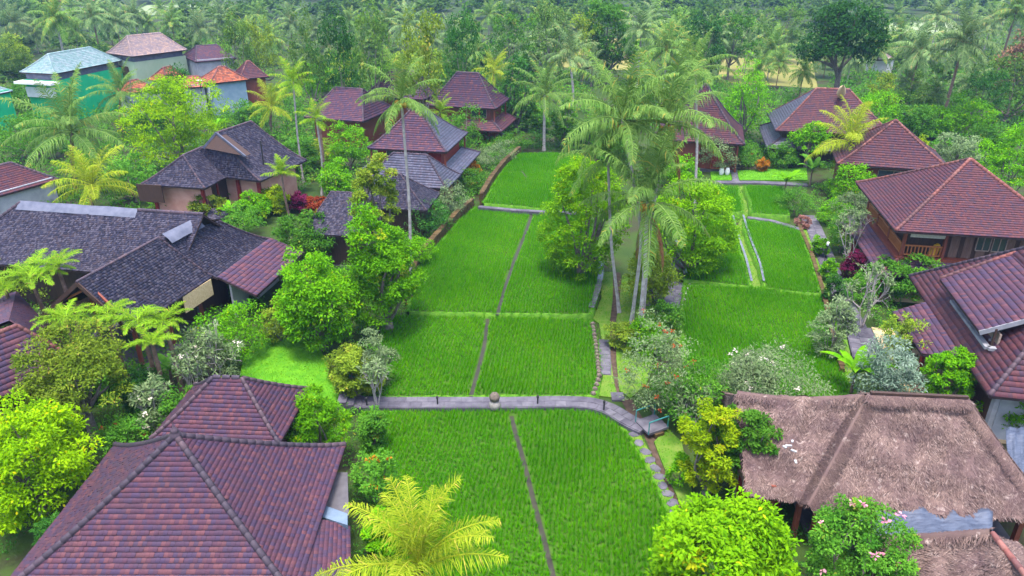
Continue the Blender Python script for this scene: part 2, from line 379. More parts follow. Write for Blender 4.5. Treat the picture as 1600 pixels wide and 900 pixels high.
for nm, pp, z, gaps, lab in PADDY:
    poly = pxpoly(pp, z); g = [[at(x, y, z) for x, y in q] for q in gaps]
    slab('paddy', poly, -.05, z, M['mud'], kind='structure')
    cx = np.mean([p[:2] for p in poly], 0)
    big = [np.array([*(cx + (np.array(p[:2]) - cx)*1.0), 0]) for p in poly]
    # grassy bund round the paddy, a raised lip of uneven height
    ring = np.array([p[:2] for p in poly] + [poly[0][:2]]); ring = np.vstack([np.linspace(a, b, max(2, int(np.linalg.norm(b - a)/.6)), endpoint=False) for a, b in zip(ring[:-1], ring[1:])] + [ring[-1:]])
    dv = unit(np.gradient(ring, axis=0)); nr = np.stack([dv[:, 1], -dv[:, 0]], 1)
    if sum(poly[i][0]*poly[(i+1) % len(poly)][1] - poly[(i+1) % len(poly)][0]*poly[i][1] for i in range(len(poly))) < 0: nr = -nr
    prof = [(-.05, -.04), (.02, .02), (.10, .03), (.20, .0), (.34, -z - .06)]
    V = np.vstack([np.c_[ring + nr*(o + .04*np.sin(np.arange(len(ring))*1.7))[:, None], z + h + .02*np.sin(np.arange(len(ring))*.9)] for o, h in prof]); n = len(ring)
    Fc = np.array([(k*n + i, k*n + i + 1, (k+1)*n + i + 1, (k+1)*n + i) for k in range(4) for i in range(n - 1)])
    mk('bund', V, Fc, M['bank'], smooth=True, kind='structure')
    P = np.vstack([ring + nr*o for o in (.08, .16, .24)]); P = np.repeat(P, 8, 0) + RNG.normal(0, .10, (len(P)*8, 2)); m = len(P)
    th = RNG.random(m)*6.283; d = np.stack([np.cos(th), np.sin(th)], 1); pr = np.stack([-d[:, 1], d[:, 0]], 1)*.02
    Vb = np.stack([np.c_[P - pr, np.full(m, z + .05)], np.c_[P + pr, np.full(m, z + .05)], np.c_[P + d*.06, z + RNG.uniform(.10, .22, m)]], 1).reshape(-1, 3)
    mk('grass', Vb, np.arange(3*m).reshape(-1, 3), LEAF['rice'], rnd=RNG.random(m), kind='stuff', label='short grass on the bund of the ' + lab.split(' in the ')[1], cat='grass')
    for q in g: mk('paddy_ditch', np.c_[ribbon(smooth_line(np.array(q)[:, :2]), .24), np.full(48, z + .006)], [tuple(range(48))], M['dark_mud'], kind='structure')
    rice(poly, z, g, label=lab)

# grass verges on both sides of the brown ditch, lawn in the left garden
VERGE = [
 ([(936,425),(958,425),(957,470),(953,500),(954,560),(960,600),(966,622),(936,618),(942,590),(942,540),(936,505),(926,498),(940,465)], 'strip of mown grass between the middle paddy and the brown ditch'),
 ([(972,430),(1010,440),(1030,520),(1010,600),(985,622),(968,610),(963,560),(963,500),(968,470)], 'grass round the feet of the tall palms'),
 ([(962,652),(985,678),(1001,680),(1012,700),(1030,735),(1050,775),(1062,805),(1052,830),(1040,790),(1022,748),(1003,712),(985,683)], 'grass strip with stepping stones beside the front paddy'),
 ([(1022,690),(1042,668),(1065,690),(1080,760),(1090,830),(1078,830),(1058,775),(1037,728)], 'sloping grass between the ditch and the yellow-green tree'),
 ([(380,560),(395,535),(430,528),(470,528),(500,545),(522,585),(530,625),(490,640),(420,640),(372,600)], 'bright mown lawn in the left garden'),
 ([(1052,470),(1075,440),(1066,500),(1064,540),(1040,520)], 'grass edge between the slab path and the right paddy'),
 ([(1110,268),(1260,262),(1262,281),(1112,281)], 'lawn strip in front of the steep brown roof'),
 ([(1148,292),(1163,291),(1172,312),(1174,330),(1162,345),(1172,385),(1186,415),(1196,450),(1176,448),(1168,420),(1158,390),(1150,358),(1160,335),(1157,312)], 'narrow grass ridge between two water ditches'),
 ([(1248,355),(1262,352),(1280,395),(1296,440),(1312,480),(1330,560),(1345,630),(1330,632),(1312,560),(1290,465),(1270,400)], 'planted grass edge along the garden path'),
]
for pp, lab in VERGE:
    poly = pxpoly(pp, .12); lawn = 'lawn' in lab
    slab('lawn' if lawn else 'verge', poly, -.02, .12, M['turf' if lawn else 'verge'], kind='structure')
    turf(poly, .12, lab, .08 if lawn else .1, 90 if lawn else 55)
DITCH = [([(962,425),(965,470),(958,520),(958,570),(962,605),(966,625)], .75, 'earth'), ([(978,622),(990,645),(1003,665)], .65, 'earth'), ([(1014,676),(1025,700),(1040,735),(1056,775),(1075,830)], .65, 'earth'),
         ([(940,418),(938,440),(933,465),(923,492)], .42, 'water'), ([(1144,346),(1150,372),(1164,412),(1173,450)], .18, 'water'), ([(1160,345),(1172,385),(1186,420),(1192,450)], .18, 'water'),
         ([(1056,385),(1062,410),(1070,438)], .35, 'water'), ([(1176,338),(1205,342),(1232,347)], .4, 'water')]
for pp, wd, mt in DITCH:
    q = smooth_line(np.array(pxpoly(pp, .03))[:, :2]); mk('ditch', np.c_[ribbon(q, wd), np.full(48, .014 if mt == 'earth' else .64)], [tuple(range(48))], M[mt], kind='structure')
# stones edging the right paddy and the middle ditch
def stone_mesh(seed, sx, sy, sz):
    r = np.random.default_rng(seed); V = []
    for k, (zz, s) in enumerate(((0, 1.0), (.55, 1.02), (1, .72))):
        for j in range(7):
            a = j*2*math.pi/7; rr = s*(1 + r.normal(0, .12)); V.append((math.cos(a)*sx/2*rr, math.sin(a)*sy/2*rr, zz*sz))
    Fc = [tuple(range(14, 21))] + [(k*7 + j, k*7 + (j+1) % 7, (k+1)*7 + (j+1) % 7, (k+1)*7 + j) for k in range(2) for j in range(7)]
    return V, Fc
STONES = []
for i in range(6):
    V, Fc = stone_mesh(i, .34, .30, .22); me = bpy.data.meshes.new('edge_stone'); me.from_pydata(V, [], Fc); me.materials.append(M['moss_stone'] if i % 3 else M['whitestone']); STONES.append(me)
edge = bpy.data.objects.new('stone_edging', None); col.objects.link(edge); tag(edge, 'row of rough edging stones along the paddy beside the slab path', 'edging')
for k, t in enumerate(np.linspace(0, 1, 22)):
    p = at(np.interp(t, [0, .5, 1], [1078, 1068, 1062]), np.interp(t, [0, .5, 1], [446, 475, 512]), .1); link('stone', STONES[k % 6], edge, loc=p).rotation_euler = (0, 0, k*1.7)
edge2 = bpy.data.objects.new('stone_edging', None); col.objects.link(edge2); tag(edge2, 'dark edging stones along the right side of the middle paddy', 'edging')
for k, t in enumerate(np.linspace(0, 1, 20)):
    p = at(np.interp(t, [0, .4, .8, 1], [926, 932, 936, 927]), np.interp(t, [0, .4, .8, 1], [508, 550, 590, 617]), .2); link('stone', STONES[k % 6 if k % 6 % 3 else 1], edge2, loc=p).rotation_euler = (0, 0, k*2.1)

# paths of stone slabs; each slab its own piece
def slab_path(name, pts, wd, z, rows, step, lab=None, mt=('stone', 'stone2'), base=True):
    q = smooth_line(np.array(pxpoly(pts, z))[:, :2], 60); L = np.r_[0, np.cumsum(np.linalg.norm(np.diff(q, axis=0), axis=1))]
    rb = ribbon(q, wd + .1)
    par = slab(name, [(x, y) for x, y in rb], -.02, z - .03, M['stone'], kind='structure')
    n = max(1, int(L[-1]/step))
    for r in range(rows):
        o0, o1 = -wd/2 + wd*r/rows + .012, -wd/2 + wd*(r+1)/rows - .012
        ph = (r % 2)*.5
        cuts = np.clip((np.arange(-1, n + 1) + ph)*L[-1]/n, 0, L[-1])
        for a, b in zip(cuts[:-1], cuts[1:]):
            if b - a < .08: continue
            a += .012; b -= .012; pt = []
            for s, o in ((a, o0), (b, o0), (b, o1), (a, o1)):
                c = np.array([np.interp(s, L, q[:, i]) for i in (0, 1)]); c2 = np.array([np.interp(min(s + .1, L[-1]), L, q[:, i]) for i in (0, 1)]); c1 = np.array([np.interp(max(s - .1, 0), L, q[:, i]) for i in (0, 1)])
                d = unit(c2 - c1); pt.append(c + np.array([-d[1], d[0]])*o)
            dz = RNG.uniform(-.006, .006)
            slab('paving_slab', pt, z - .05, z + dz, M[mt[int(RNG.random() < .4)]], parent=par)
    return par
slab_path('path', [(556,627),(620,628),(700,628),(800,628),(880,626),(925,628),(955,638),(980,655),(1008,668)], 1.02, .34, 2, .62)
slab_path('path', [(1046,498),(1052,470),(1058,445),(1056,420),(1050,395)], 1.25, .14, 2, .6)
slab_path('path', [(1262,336),(1272,355),(1284,385),(1298,420),(1310,448),(1322,480),(1338,510),(1352,560)], 1.35, .18, 2, .65)
slab_path('path', [(1108,284),(1180,284),(1262,288)], .9, .16, 1, .7)
slab_path('path', [(1168,339),(1205,344),(1252,358)], .55, .62, 1, .6)
slab_path('path', [(748,322),(800,327),(850,330),(900,332)], .5, .92, 1, .6)
slab_path('path', [(944,530),(946,560),(946,585)], .62, .16, 1, .45)
slab_path('path', [(955,618),(975,618)], .7, .16, 1, .5)
slab_path('path', [(1146,262),(1150,284)], .7, .15, 1, .6)
st = bpy.data.objects.new('stepping_stone_path', None); col.objects.link(st); st['kind'] = 'structure'
for k, (x, y) in enumerate([(991,679),(998,692),(1008,706),(1015,719),(1024,732),(1030,745),(1036,759),(1043,772),(1050,786),(1056,800)]):
    V, Fc = stone_mesh(40 + k, .62, .50, .06); o = mk('stepping_stone', V, Fc, M['stone2' if k % 3 == 1 else 'stone'], st, loc=at(x, y, .115)); o.rotation_euler = (0, 0, k*1.3)
# retaining wall between the left garden and the long paddy, laid of rough blocks
def block_wall(pts, z0, z1, label, mt='stonewall', th=.45, step=.75, courses=2):
    q = smooth_line(np.array(pts)[:, :2], 80); L = np.r_[0, np.cumsum(np.linalg.norm(np.diff(q, axis=0), axis=1))]
    rt = root('garden_wall', label, 'wall', (*q[0], 0))
    n = int(L[-1]/step); ch = (z1 - z0)/courses
    rb = ribbon(q, th*.8); core = slab('wall_core', [(x, y) for x, y in rb], 0, z1 - .04, M[mt]); wpart(core, rt)
    for k in range(courses):
        for i in range(n):
            s = (i + .5*(k % 2) + .5)*L[-1]/n
            if s > L[-1] - .1: continue
            c = np.array([np.interp(s, L, q[:, j]) for j in (0, 1)]); c2 = np.array([np.interp(s + .05, L, q[:, j]) for j in (0, 1)]); d = c2 - c
            o = MB().box((c[0], c[1], z0 + k*ch + RNG.uniform(0, .02)), L[-1]/n*.96, th*RNG.uniform(.95, 1.1), ch*RNG.uniform(.9, 1.0), math.atan2(d[1], d[0])).build('stone_block', M[mt]); wpart(o, rt)
    return rt
block_wall([at(636, 468, .5), at(652, 412, .5), at(688, 372, .5), at(714, 343, .5), at(738, 322, .5)], .4, 1.35, 'brown stone retaining wall along the left edge of the long paddy')
block_wall([at(752, 312, .8), at(768, 284, .8), at(788, 258, .8), at(812, 237, .8)], .7, 1.5, 'brown stone retaining wall along the left edge of the far paddy')
block_wall([at(1247, 352, .4), at(1268, 400, .4), at(1287, 462, .4), at(1300, 520, .4), at(1316, 580, .4)], .2, .62, 'low earth-brown stone edging right of the path side paddies', th=.3)

# ------------------------------------------------------------------ roofs
def curve(p, q, pw=1.12, n=8):
    t = np.linspace(0, 1, n + 1); c = p + (q - p)*t[:, None]; c[:, 2] = p[2] + (q[2] - p[2])*t**pw; return c
def hip_geo(c, a, b, rot, ze, zr, r, pw=1.12):
    th = math.radians(rot); cs, sn = math.cos(th), math.sin(th)
    f = lambda u, v, z: V3(c[0] + u*cs - v*sn, c[1] + u*sn + v*cs, z)
    mm, pm, pp, mp, R1, R2 = f(-a, -b, ze), f(a, -b, ze), f(a, b, ze), f(-a, b, ze), f(-r, 0, zr), f(r, 0, zr)
    h = {'mm': curve(mm, R1, pw), 'pm': curve(pm, R2, pw), 'pp': curve(pp, R2, pw), 'mp': curve(mp, R1, pw)}
    faces = [(h['mm'], h['pm']), (h['pm'], h['pp']), (h['pp'], h['mp']), (h['mp'], h['mm'])]
    hips = [h['mm'], h['pm'], h['pp'], h['mp']] + ([np.linspace(R1, R2, 5)] if r > .05 else [])
    return faces, hips, f
def interp_curve(C, t):
    k = np.linspace(0, 1, len(C)); return np.stack([np.interp(t, k, C[:, i]) for i in range(3)], -1)
def courses(face, tw, th, lift=.035, jit=.16):
    """tile courses of one roof face, eave upwards: list of (V, F, rnd, info)"""
    Lc, Rc = face; mid = (Lc + Rc)/2; seg = np.linalg.norm(np.diff(mid, axis=0), axis=1); S = np.r_[0, np.cumsum(seg)]
    n = max(2, int(round(S[-1]/th))); ts = np.interp(np.linspace(0, S[-1], n + 1), S, np.linspace(0, 1, len(mid)))
    out = []
    for i in range(n):
        Lb, Rb, Lt, Rt = interp_curve(Lc, ts[i]), interp_curve(Rc, ts[i]), interp_curve(Lc, ts[i+1]), interp_curve(Rc, ts[i+1])
        e = Rb - Lb; wl = np.linalg.norm(e)
        if wl < .05: continue
        e = e/wl; up = unit((Lt + Rt)/2 - (Lb + Rb)/2); nrm = np.cross(e, up); nrm = nrm/np.linalg.norm(nrm)
        if nrm[2] < 0: nrm = -nrm
        uLb, uRb, uLt, uRt = Lb @ e, Rb @ e, Lt @ e, Rt @ e
        ua = np.arange(math.floor(uLb/tw)*tw - (i % 2)*tw/2, max(uRb, uRt) + tw, tw); ub = ua + tw*.975
        A, B = np.clip(ua, uLb, uRb), np.clip(ub, uLb, uRb); At, Bt = np.clip(ua, min(uLt, uRt), max(uLt, uRt)), np.clip(ub, min(uLt, uRt), max(uLt, uRt))
        k = ((B - A) > .03) | ((Bt - At) > .03); A, B, At, Bt = A[k], B[k], At[k], Bt[k]; m = len(A)
        if m == 0: continue
        pb = lambda u: Lb + (Rb - Lb)*((u - uLb)/(uRb - uLb))[:, None]
        dt = uRt - uLt; pt = lambda u: Lt + (Rt - Lt)*((u - uLt)/dt if abs(dt) > 1e-3 else np.full(len(u), .5))[:, None]
        lf = (lift*(1 + jit*RNG.normal(0, 1, m)))[:, None]; low = up*(-.03)
        b0, b1 = pb(A) + nrm*lf + low, pb(B) + nrm*lf + low; t0, t1 = pt(At) + nrm*.004, pt(Bt) + nrm*.004
        l0, l1 = b0 - nrm*(lf + .012), b1 - nrm*(lf + .012)
        V = np.stack([b0, b1, t1, t0, l0, l1], 1).reshape(-1, 3)
        ix = np.arange(m)[:, None]*6
        Fc = np.hstack([ix + np.array([[0, 1, 2, 3]]), ix + np.array([[4, 5, 1, 0]])]).reshape(-1, 4)
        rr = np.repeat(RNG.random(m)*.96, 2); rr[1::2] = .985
        full = ((B - A) > tw*.9) & ((Bt - At) > tw*.9)
        out.append((V, Fc, rr, dict(e=e, up=up, n=nrm, b0=b0, full=full, len=np.linalg.norm((Lt + Rt)/2 - (Lb + Rb)/2))))
    return out
def deck(faces, drop=.16):
    Vs, Fs, n = [], [], 0
    for Lc, Rc in faces:
        k = len(Lc); Vs += list(Lc - V3(0, 0, .02)) + list(Rc - V3(0, 0, .02)) + list(Lc - V3(0, 0, drop)) + list(Rc - V3(0, 0, drop))
        for i in range(k - 1):
            Fs.append((n + i, n + k + i, n + k + i + 1, n + i + 1)); Fs.append((n + 2*k + i + 1, n + 3*k + i + 1, n + 3*k + i, n + 2*k + i))
            Fs.append((n + 2*k + i, n + i, n + i + 1, n + 2*k + i + 1)); Fs.append((n + k + i, n + 3*k + i, n + 3*k + i + 1, n + k + i + 1))
        Fs.append((n + 2*k, n + 3*k, n + k, n)); n += 4*k
    return Vs, Fs
CAPV = []
def cap_shape(L, r):
    V = []
    for x, s in ((0, 1.12), (L*1.04, .94)):
        for a in np.linspace(-.15*math.pi, 1.15*math.pi, 6): V.append((x, math.cos(a)*r*s, math.sin(a)*r*s))
    Fc = np.array([(j, j + 1, 7 + j, 6 + j) for j in range(5)] + [(0, 5, 4, 1), (1, 4, 3, 2)])
    return np.array(V), Fc
def frame_m(p, d):
    d = unit(d); a = unit(np.cross(V3(0, 0, 1), d)); b = np.cross(d, a)
    return np.stack([d, a, b], 1)
def caps(c, L=.36, r=.12):
    """positions along a hip: list of (p, 3x3)"""
    S = np.r_[0, np.cumsum(np.linalg.norm(np.diff(c, axis=0), axis=1))]; n = max(1, int(S[-1]/L)); out = []
    for i in range(n):
        p, q = [np.array([np.interp(s, S, c[:, j]) for j in range(3)]) for s in (i*S[-1]/n, (i+1)*S[-1]/n)]
        out.append((p + V3(0, 0, .02), frame_m(p, q - p)))
    return out
TILEVAR = {}
def roof(rt, faces, hips, tile='red', tw=.24, th=.33, cap='capdark', name='roof', split=False, capsplit=False, single=0, capr=.12, lift=.035, jit=.16, drop=.16):
    V, Fc = deck(faces, drop); rf = wpart(mk(name, V, Fc, M['deck']), rt)
    allc = [courses(f, tw, th, lift, jit) for f in faces]
    if split:
        left = single; rest = []
        for fi, cs in enumerate(allc):
            for (V, Fc, rr, inf) in cs:
                m_ = inf['b0'].mean(0); py = 450 - F*(m_[1]*SP + (m_[2] - H)*CP)/depth(m_)
                k = inf['full'] if (left > 0 and fi == 0 and py < 892) else np.zeros(len(V)//6, bool)
                if k.sum() > 0 and left > 0:
                    key = (tile, tw, round(inf['len'], 2))
                    if key not in TILEVAR:
                        TILEVAR[key] = []
                        for j in range(10):
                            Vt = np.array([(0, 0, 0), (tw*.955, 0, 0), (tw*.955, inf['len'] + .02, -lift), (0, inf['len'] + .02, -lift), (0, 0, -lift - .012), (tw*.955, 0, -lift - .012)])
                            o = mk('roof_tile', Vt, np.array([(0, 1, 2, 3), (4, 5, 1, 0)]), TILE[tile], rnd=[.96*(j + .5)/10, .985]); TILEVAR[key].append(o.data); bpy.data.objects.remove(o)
                    for idx in np.nonzero(k)[0][:left]:
                        o = link('roof_tile', TILEVAR[key][int(RNG.integers(10))], rf)
                        R = np.eye(4); R[:3, 0] = inf['e']; R[:3, 1] = inf['up']; R[:3, 2] = inf['n']; R[:3, 3] = inf['b0'][idx]
                        o.matrix_basis = Matrix(R.tolist())
                    used = np.nonzero(k)[0][:left]; left -= len(used); keep = np.ones(len(k), bool); keep[used] = False
                    if not keep.any(): continue
                    fm = np.repeat(keep, 2); rest.append((V, Fc[fm], rr[fm]))
                elif single: rest.append((V, Fc, rr))
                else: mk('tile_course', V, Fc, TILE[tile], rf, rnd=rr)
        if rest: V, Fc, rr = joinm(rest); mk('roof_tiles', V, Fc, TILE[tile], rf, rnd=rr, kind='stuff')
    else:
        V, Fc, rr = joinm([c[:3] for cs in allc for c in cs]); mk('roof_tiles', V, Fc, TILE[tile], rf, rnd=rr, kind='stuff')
    if cap:
        CV, CF = cap_shape(.36, capr); parts = []; me = None
        for h in hips:
            for p, R in caps(h, .36, capr):
                if capsplit:
                    if me is None or RNG.random() < .25:
                        o = mk('ridge_cap', CV, CF, TILE[cap], rnd=np.full(len(CF), .96*RNG.random())); me = o.data; bpy.data.objects.remove(o)
                    o = link('ridge_cap', me, rf); Mx = np.eye(4); Mx[:3, :3] = R; Mx[:3, 3] = p; o.matrix_basis = Matrix(Mx.tolist())
                else: parts.append((CV @ R.T + p, CF, np.full(len(CF), .96*RNG.random())))
        if parts: V, Fc, rr = joinm(parts); mk('ridge_caps', V, Fc, TILE[cap], rf, rnd=rr, kind='stuff')
    return rf
def walls(rt, f, a, b, z0, z1, mt, name='wall', th=.16):
    """four wall slabs of a box, local half sizes a, b"""
    for (u0, v0, u1, v1) in ((-a, -b, a, -b), (a - th/2, -b + th/2, a - th/2, b - th/2), (a, b, -a, b), (-a + th/2, b - th/2, -a + th/2, -b + th/2)):
        p, q = f(u0, v0, z0), f(u1, v1, z0); mb = MB(); zc = (z0 + z1)/2; p[2] = q[2] = zc
        wpart(mb.bar(p, q, th, z1 - z0).build(name, M[mt]), rt)
def posts(rt, f, uv, z0, z1, mt='wood_red', w_=.18):
    for u, v in uv: wpart(MB().bar(f(u, v, z0), f(u, v, z1), w_).build('post', M[mt]), rt)
def panel(rt, f, p, q, z0, z1, mt, name, out=.02, th=.05, frame=None, pane=None):
    """upright panel between plan points p and q; optional frame and pane as its own pieces"""
    A, B = f(*p, z0), f(*q, z0); d = unit(B - A); nn = V3(d[1], -d[0], 0)
    zc = (z0 + z1)/2; A = A + nn*out; B = B + nn*out; A[2] = B[2] = zc
    o = wpart(MB().bar(A, B, th, z1 - z0).build(name, M[mt]), rt)
    if frame:
        mb = MB(); e = .05; o2 = nn*(th/2 + .015)
        mb.bar(A + o2 + V3(0, 0, (z1 - z0)/2), B + o2 + V3(0, 0, (z1 - z0)/2), .06, .07); mb.bar(A + o2 - V3(0, 0, (z1 - z0)/2), B + o2 - V3(0, 0, (z1 - z0)/2), .06, .07)
        for c in (A, B, (A + B)/2): mb.bar(c + o2 + V3(0, 0, -(z1 - z0)/2 + .04), c + o2 + V3(0, 0, (z1 - z0)/2 - .04), .055)
        mb.build('frame', M[frame], o)
    return o
def house(name, label, c, a, b, rot, ze, zr, r, tile='red', wall='wood_red', pw=1.12, inset=.9, z0=0, plinth=True, wallz=None, **k):
    faces, hips, f = hip_geo(c, a, b, rot, ze, zr, max(r, .005), pw); rt = root(name, label, 'house', (c[0], c[1], 0))
    roof(rt, faces, hips, tile, **k)
    if wall:
        walls(rt, f, a - inset, b - inset, z0, (wallz or ze + .25), wall)
        if plinth: wpart(MB().box(f(0, 0, 0), 2*(a - inset) + .8, 2*(b - inset) + .8, .3, math.radians(rot)).build('plinth', M['concrete']), rt)
    return rt, f
def skirt(rt, f, a, b, zi, d, zo, tile, sides='frbl', **k):
    """lean-to roof running round a house"""
    c = {'a': (-a, -b), 'b': (a, -b), 'c': (a, b), 'd': (-a, b)}; o = {n: (u + math.copysign(d, u), v + math.copysign(d, v)) for n, (u, v) in c.items()}
    ed = {'f': 'ab', 'r': 'bc', 'b': 'cd', 'l': 'da'}; faces = []; hips = []
    for s in sides:
        p, q = ed[s]; L = np.linspace(f(*o[p], zo), f(*c[p], zi), 4); R = np.linspace(f(*o[q], zo), f(*c[q], zi), 4); faces.append((L, R)); hips += [L]
        if len(sides) == 1: hips.append(R)
    return roof(rt, faces, hips, tile, name='lower_roof', **k)

# front house, lower left: pyramid roof whose tiles can be picked apart
rt, f = house('tiled_house', 'big red-brown pyramid roofed house filling the lower left corner', (-13.0, 23.3), 5.3, 4.35, 0, 3.0, 6.75, 0, 'red', 'wood_red', pw=1.16,
              tw=.17, th=.19, split=True, capsplit=True, single=290, capr=.12, lift=.042)
fa = lambda *p: at(*p)
L = np.linspace(at(548, 985, 2.35), f(5.32, -4.3, 3.02), 5); R = np.linspace(at(546, 822, 2.35), at(482, 806, 3.0), 5)
roof(rt, [(L, R)], [], 'red', tw=.17, th=.19, cap=None, name='side_roof', split=True, lift=.035)
mb = MB(); zf = 2.42; q = [at(483, 738, zf), at(543, 738, zf), at(545, 806, zf), at(478, 782, zf)]
wpart(slab('flat_roof', q, 2.2, 2.42, M['concrete']), rt)
e1 = [at(508, 737, 2.62), at(488, 783, 2.62), at(492, 787, 2.62), at(514, 737, 2.62)]
wpart(slab('flashing', e1, 2.4, 2.66, M['flash']), rt)
e2 = [at(488, 783, 2.62), at(478, 800, 2.62), at(543, 821, 2.62), at(543, 803, 2.62)]
wpart(slab('flashing', e2, 2.4, 2.64, M['flash']), rt)
fin = MB(); ap = f(0, 0, 6.75); V, Fc = tube([ap + V3(0, 0, z) for z in (-.05, .08, .16, .22, .3, .42, .62)], [.2, .22, .13, .16, .11, .03, .012], 10)
wpart(mk('finial', V, Fc, TILE['capdark'], rnd=np.full(len(Fc), .3), smooth=True), rt)

# second house behind it
rt, f = house('tiled_house', 'smaller red-brown hip roofed house just behind the big pyramid roof', (-13.59, 29.99), 3.04, 2.32, -3.2, 3.17, 5.17, .69, 'red', 'wood_red',
              tw=.17, th=.2, split=True, capsplit=True, single=290, capr=.1, lift=.036, inset=.6, pw=1.15)
# left edge house with terracotta caps
R2 = at(27, 509, 5.3); dirv = unit(V3(-1.55, -.62, 0)); R1 = R2 + V3(-5.0, 1.2, 0)*1.0
c1 = at(128, 566, 3.0); c0 = c1 + V3(-6.2, -9.4, 0)*.85; c2 = at(78, 500, 3.0) + V3(-4.5, 4.0, 0)
rt = root('tiled_house', 'mauve tiled house with terracotta ridge caps at the left edge', 'house', ((c0 + c1)/2 * [1, 1, 0]))
top0 = R2 + (c0 - c1)*.72 + V3(0, 0, 0)
lf = (np.linspace(c0, top0, 9), np.linspace(c1, R2, 9)); bk = (np.linspace(c1, R2, 9), np.linspace(c2, R2 + V3(-.8, .6, 0), 9)); b2 = (np.linspace(c2, R2 + V3(-.8, .6, 0), 9), np.linspace(c2 + (c0 - c1), top0 + V3(-.8, .6, 0), 9))
roof(rt, [lf, bk, b2], [np.linspace(c1, R2, 9), np.linspace(R2, top0, 9)], 'red', tw=.2, th=.3, cap='capred', split=True, capsplit=True, lift=.045)
ax = unit(c0 - c1); nn = np.array([-ax[1], ax[0], 0]); nn = nn if nn @ (c2 - c1) > 0 else -nn
wl = MB().bar((c1 + nn*.9 + ax*1.0)*[1, 1, 0] + V3(0, 0, 1.5), (c0 + nn*.9)*[1, 1, 0] + V3(0, 0, 1.5), .16, 3.0).build('wall', M['wood_dark']); wpart(wl, rt)
for k in range(4):
    p = (c1 + nn*.35 + ax*(.7 + k*1.9)); wpart(MB().bar(p*[1, 1, 0], p*[1, 1, 0] + V3(0, 0, 3.05), .16).build('post', M['wood_red']), rt)

# long dark shingled house with a gabled wing and a red lean-to, left
rt = root('shingled_house', 'long dark shingled house with a grey-capped ridge and gabled wing, left', 'house', at(150, 440, 0))
A, B = at(33, 316, 6.8), at(318, 335, 6.8); dn = unit(B - A); fr = V3(dn[1], -dn[0], 0)      # fr points to the viewer
e0, e1 = A + fr*4.1 - dn*4.2, B + fr*4.1 - dn*.2; e0[2] = e1[2] = 3.7; g0, g1 = A - fr*4.1 - dn*4.2, B - fr*4.1; g0[2] = g1[2] = 3.7
faces = [(curve(e0, A), curve(e1, B)), (curve(g1, B), curve(g0, A)), (curve(g0, A), curve(e0, A))]
roof(rt, faces, [curve(e0, A), curve(g0, A), np.linspace(A + dn*9.5, B, 6)], 'shingle', tw=.13, th=.17, cap='capdark', lift=.02, jit=.5)
# grey sheeting over the ridge, sagging
n = 14; sp = np.linspace(0, 9.6, n); V = []
for s in sp:
    wv = .05*math.sin(s*1.9) + .03*math.sin(s*4.3)
    for o, h in ((-.42, -.3), (0, .1), (.34 + .5*wv, -.2), (.55 + wv, -.40)): V.append(A + dn*(s - .1) + fr*o + V3(0, 0, h + wv*.4 + .02))
wpart(mk('ridge_sheet', V, [(i*4 + j, i*4 + j + 1, (i+1)*4 + j + 1, (i+1)*4 + j) for i in range(n - 1) for j in range(3)], M['membrane'], smooth=True), rt)
# wing
ey = V3(.23, .973, 0); ex = V3(.973, -.23, 0); C0 = at(211, 512, 3.4); wz = lambda u, v, z: C0*[1, 1, 0] + ex*u + ey*v + V3(0, 0, z)
rg0, rg1, rg2 = wz(-2.75, -.5, 6.3), wz(-2.75, 6.7, 6.3), wz(-2.4, 10.3, 6.35)
fw = [(curve(wz(0, .1, 3.4), rg0, 1.1), curve(wz(.1, 7.6, 3.4), rg1, 1.1)), (curve(wz(-5.6, 7.0, 3.4), rg1, 1.1), curve(wz(-6.5, -.1, 3.4), rg0, 1.2))]
roof(rt, fw, [curve(wz(.1, 7.6, 3.4), rg1, 1.1), np.linspace(rg0, rg1, 6)], 'shingle', tw=.13, th=.17, cap='capdark', lift=.022, jit=.5, name='wing_roof', capr=.08)
fw2 = [(curve(wz(.25, 7.9, 3.15), rg1 - V3(0, 0, .12), 1.25), curve(wz(-.1, 15.4, 3.15), wz(-2.0, 12.2, 5.6), 1.25))]
roof(rt, fw2, [curve(wz(-.1, 15.4, 3.15), wz(-2.0, 12.2, 5.6), 1.25)], 'shingle', tw=.13, th=.17, cap='capdark', lift=.022, jit=.5, name='rear_roof', capr=.08)
V = []
for s in np.linspace(.1, 1, 7):
    p = rg1 + (rg2 - rg1)*s; wv = .05*math.sin(s*9)
    for o, h in ((-.2, -.06), (0, .1), (.35 + wv, -.2), (.6 + wv, -.5)): V.append(p + ex*o + V3(0, 0, h + .03))
wpart(mk('ridge_sheet', V, [(i*4 + j, i*4 + j + 1, (i+1)*4 + j + 1, (i+1)*4 + j) for i in range(6) for j in range(3)], M['membrane'], smooth=True), rt)
ll = (np.linspace(wz(3.3, 7.5, 2.35), wz(.2, 7.95, 3.22), 5), np.linspace(wz(2.75, 15.3, 2.35), wz(-.1, 15.45, 3.22), 5))
roof(rt, [ll], [], 'red', tw=.2, th=.36, cap=None, name='lean_to_roof', split=True, lift=.04)
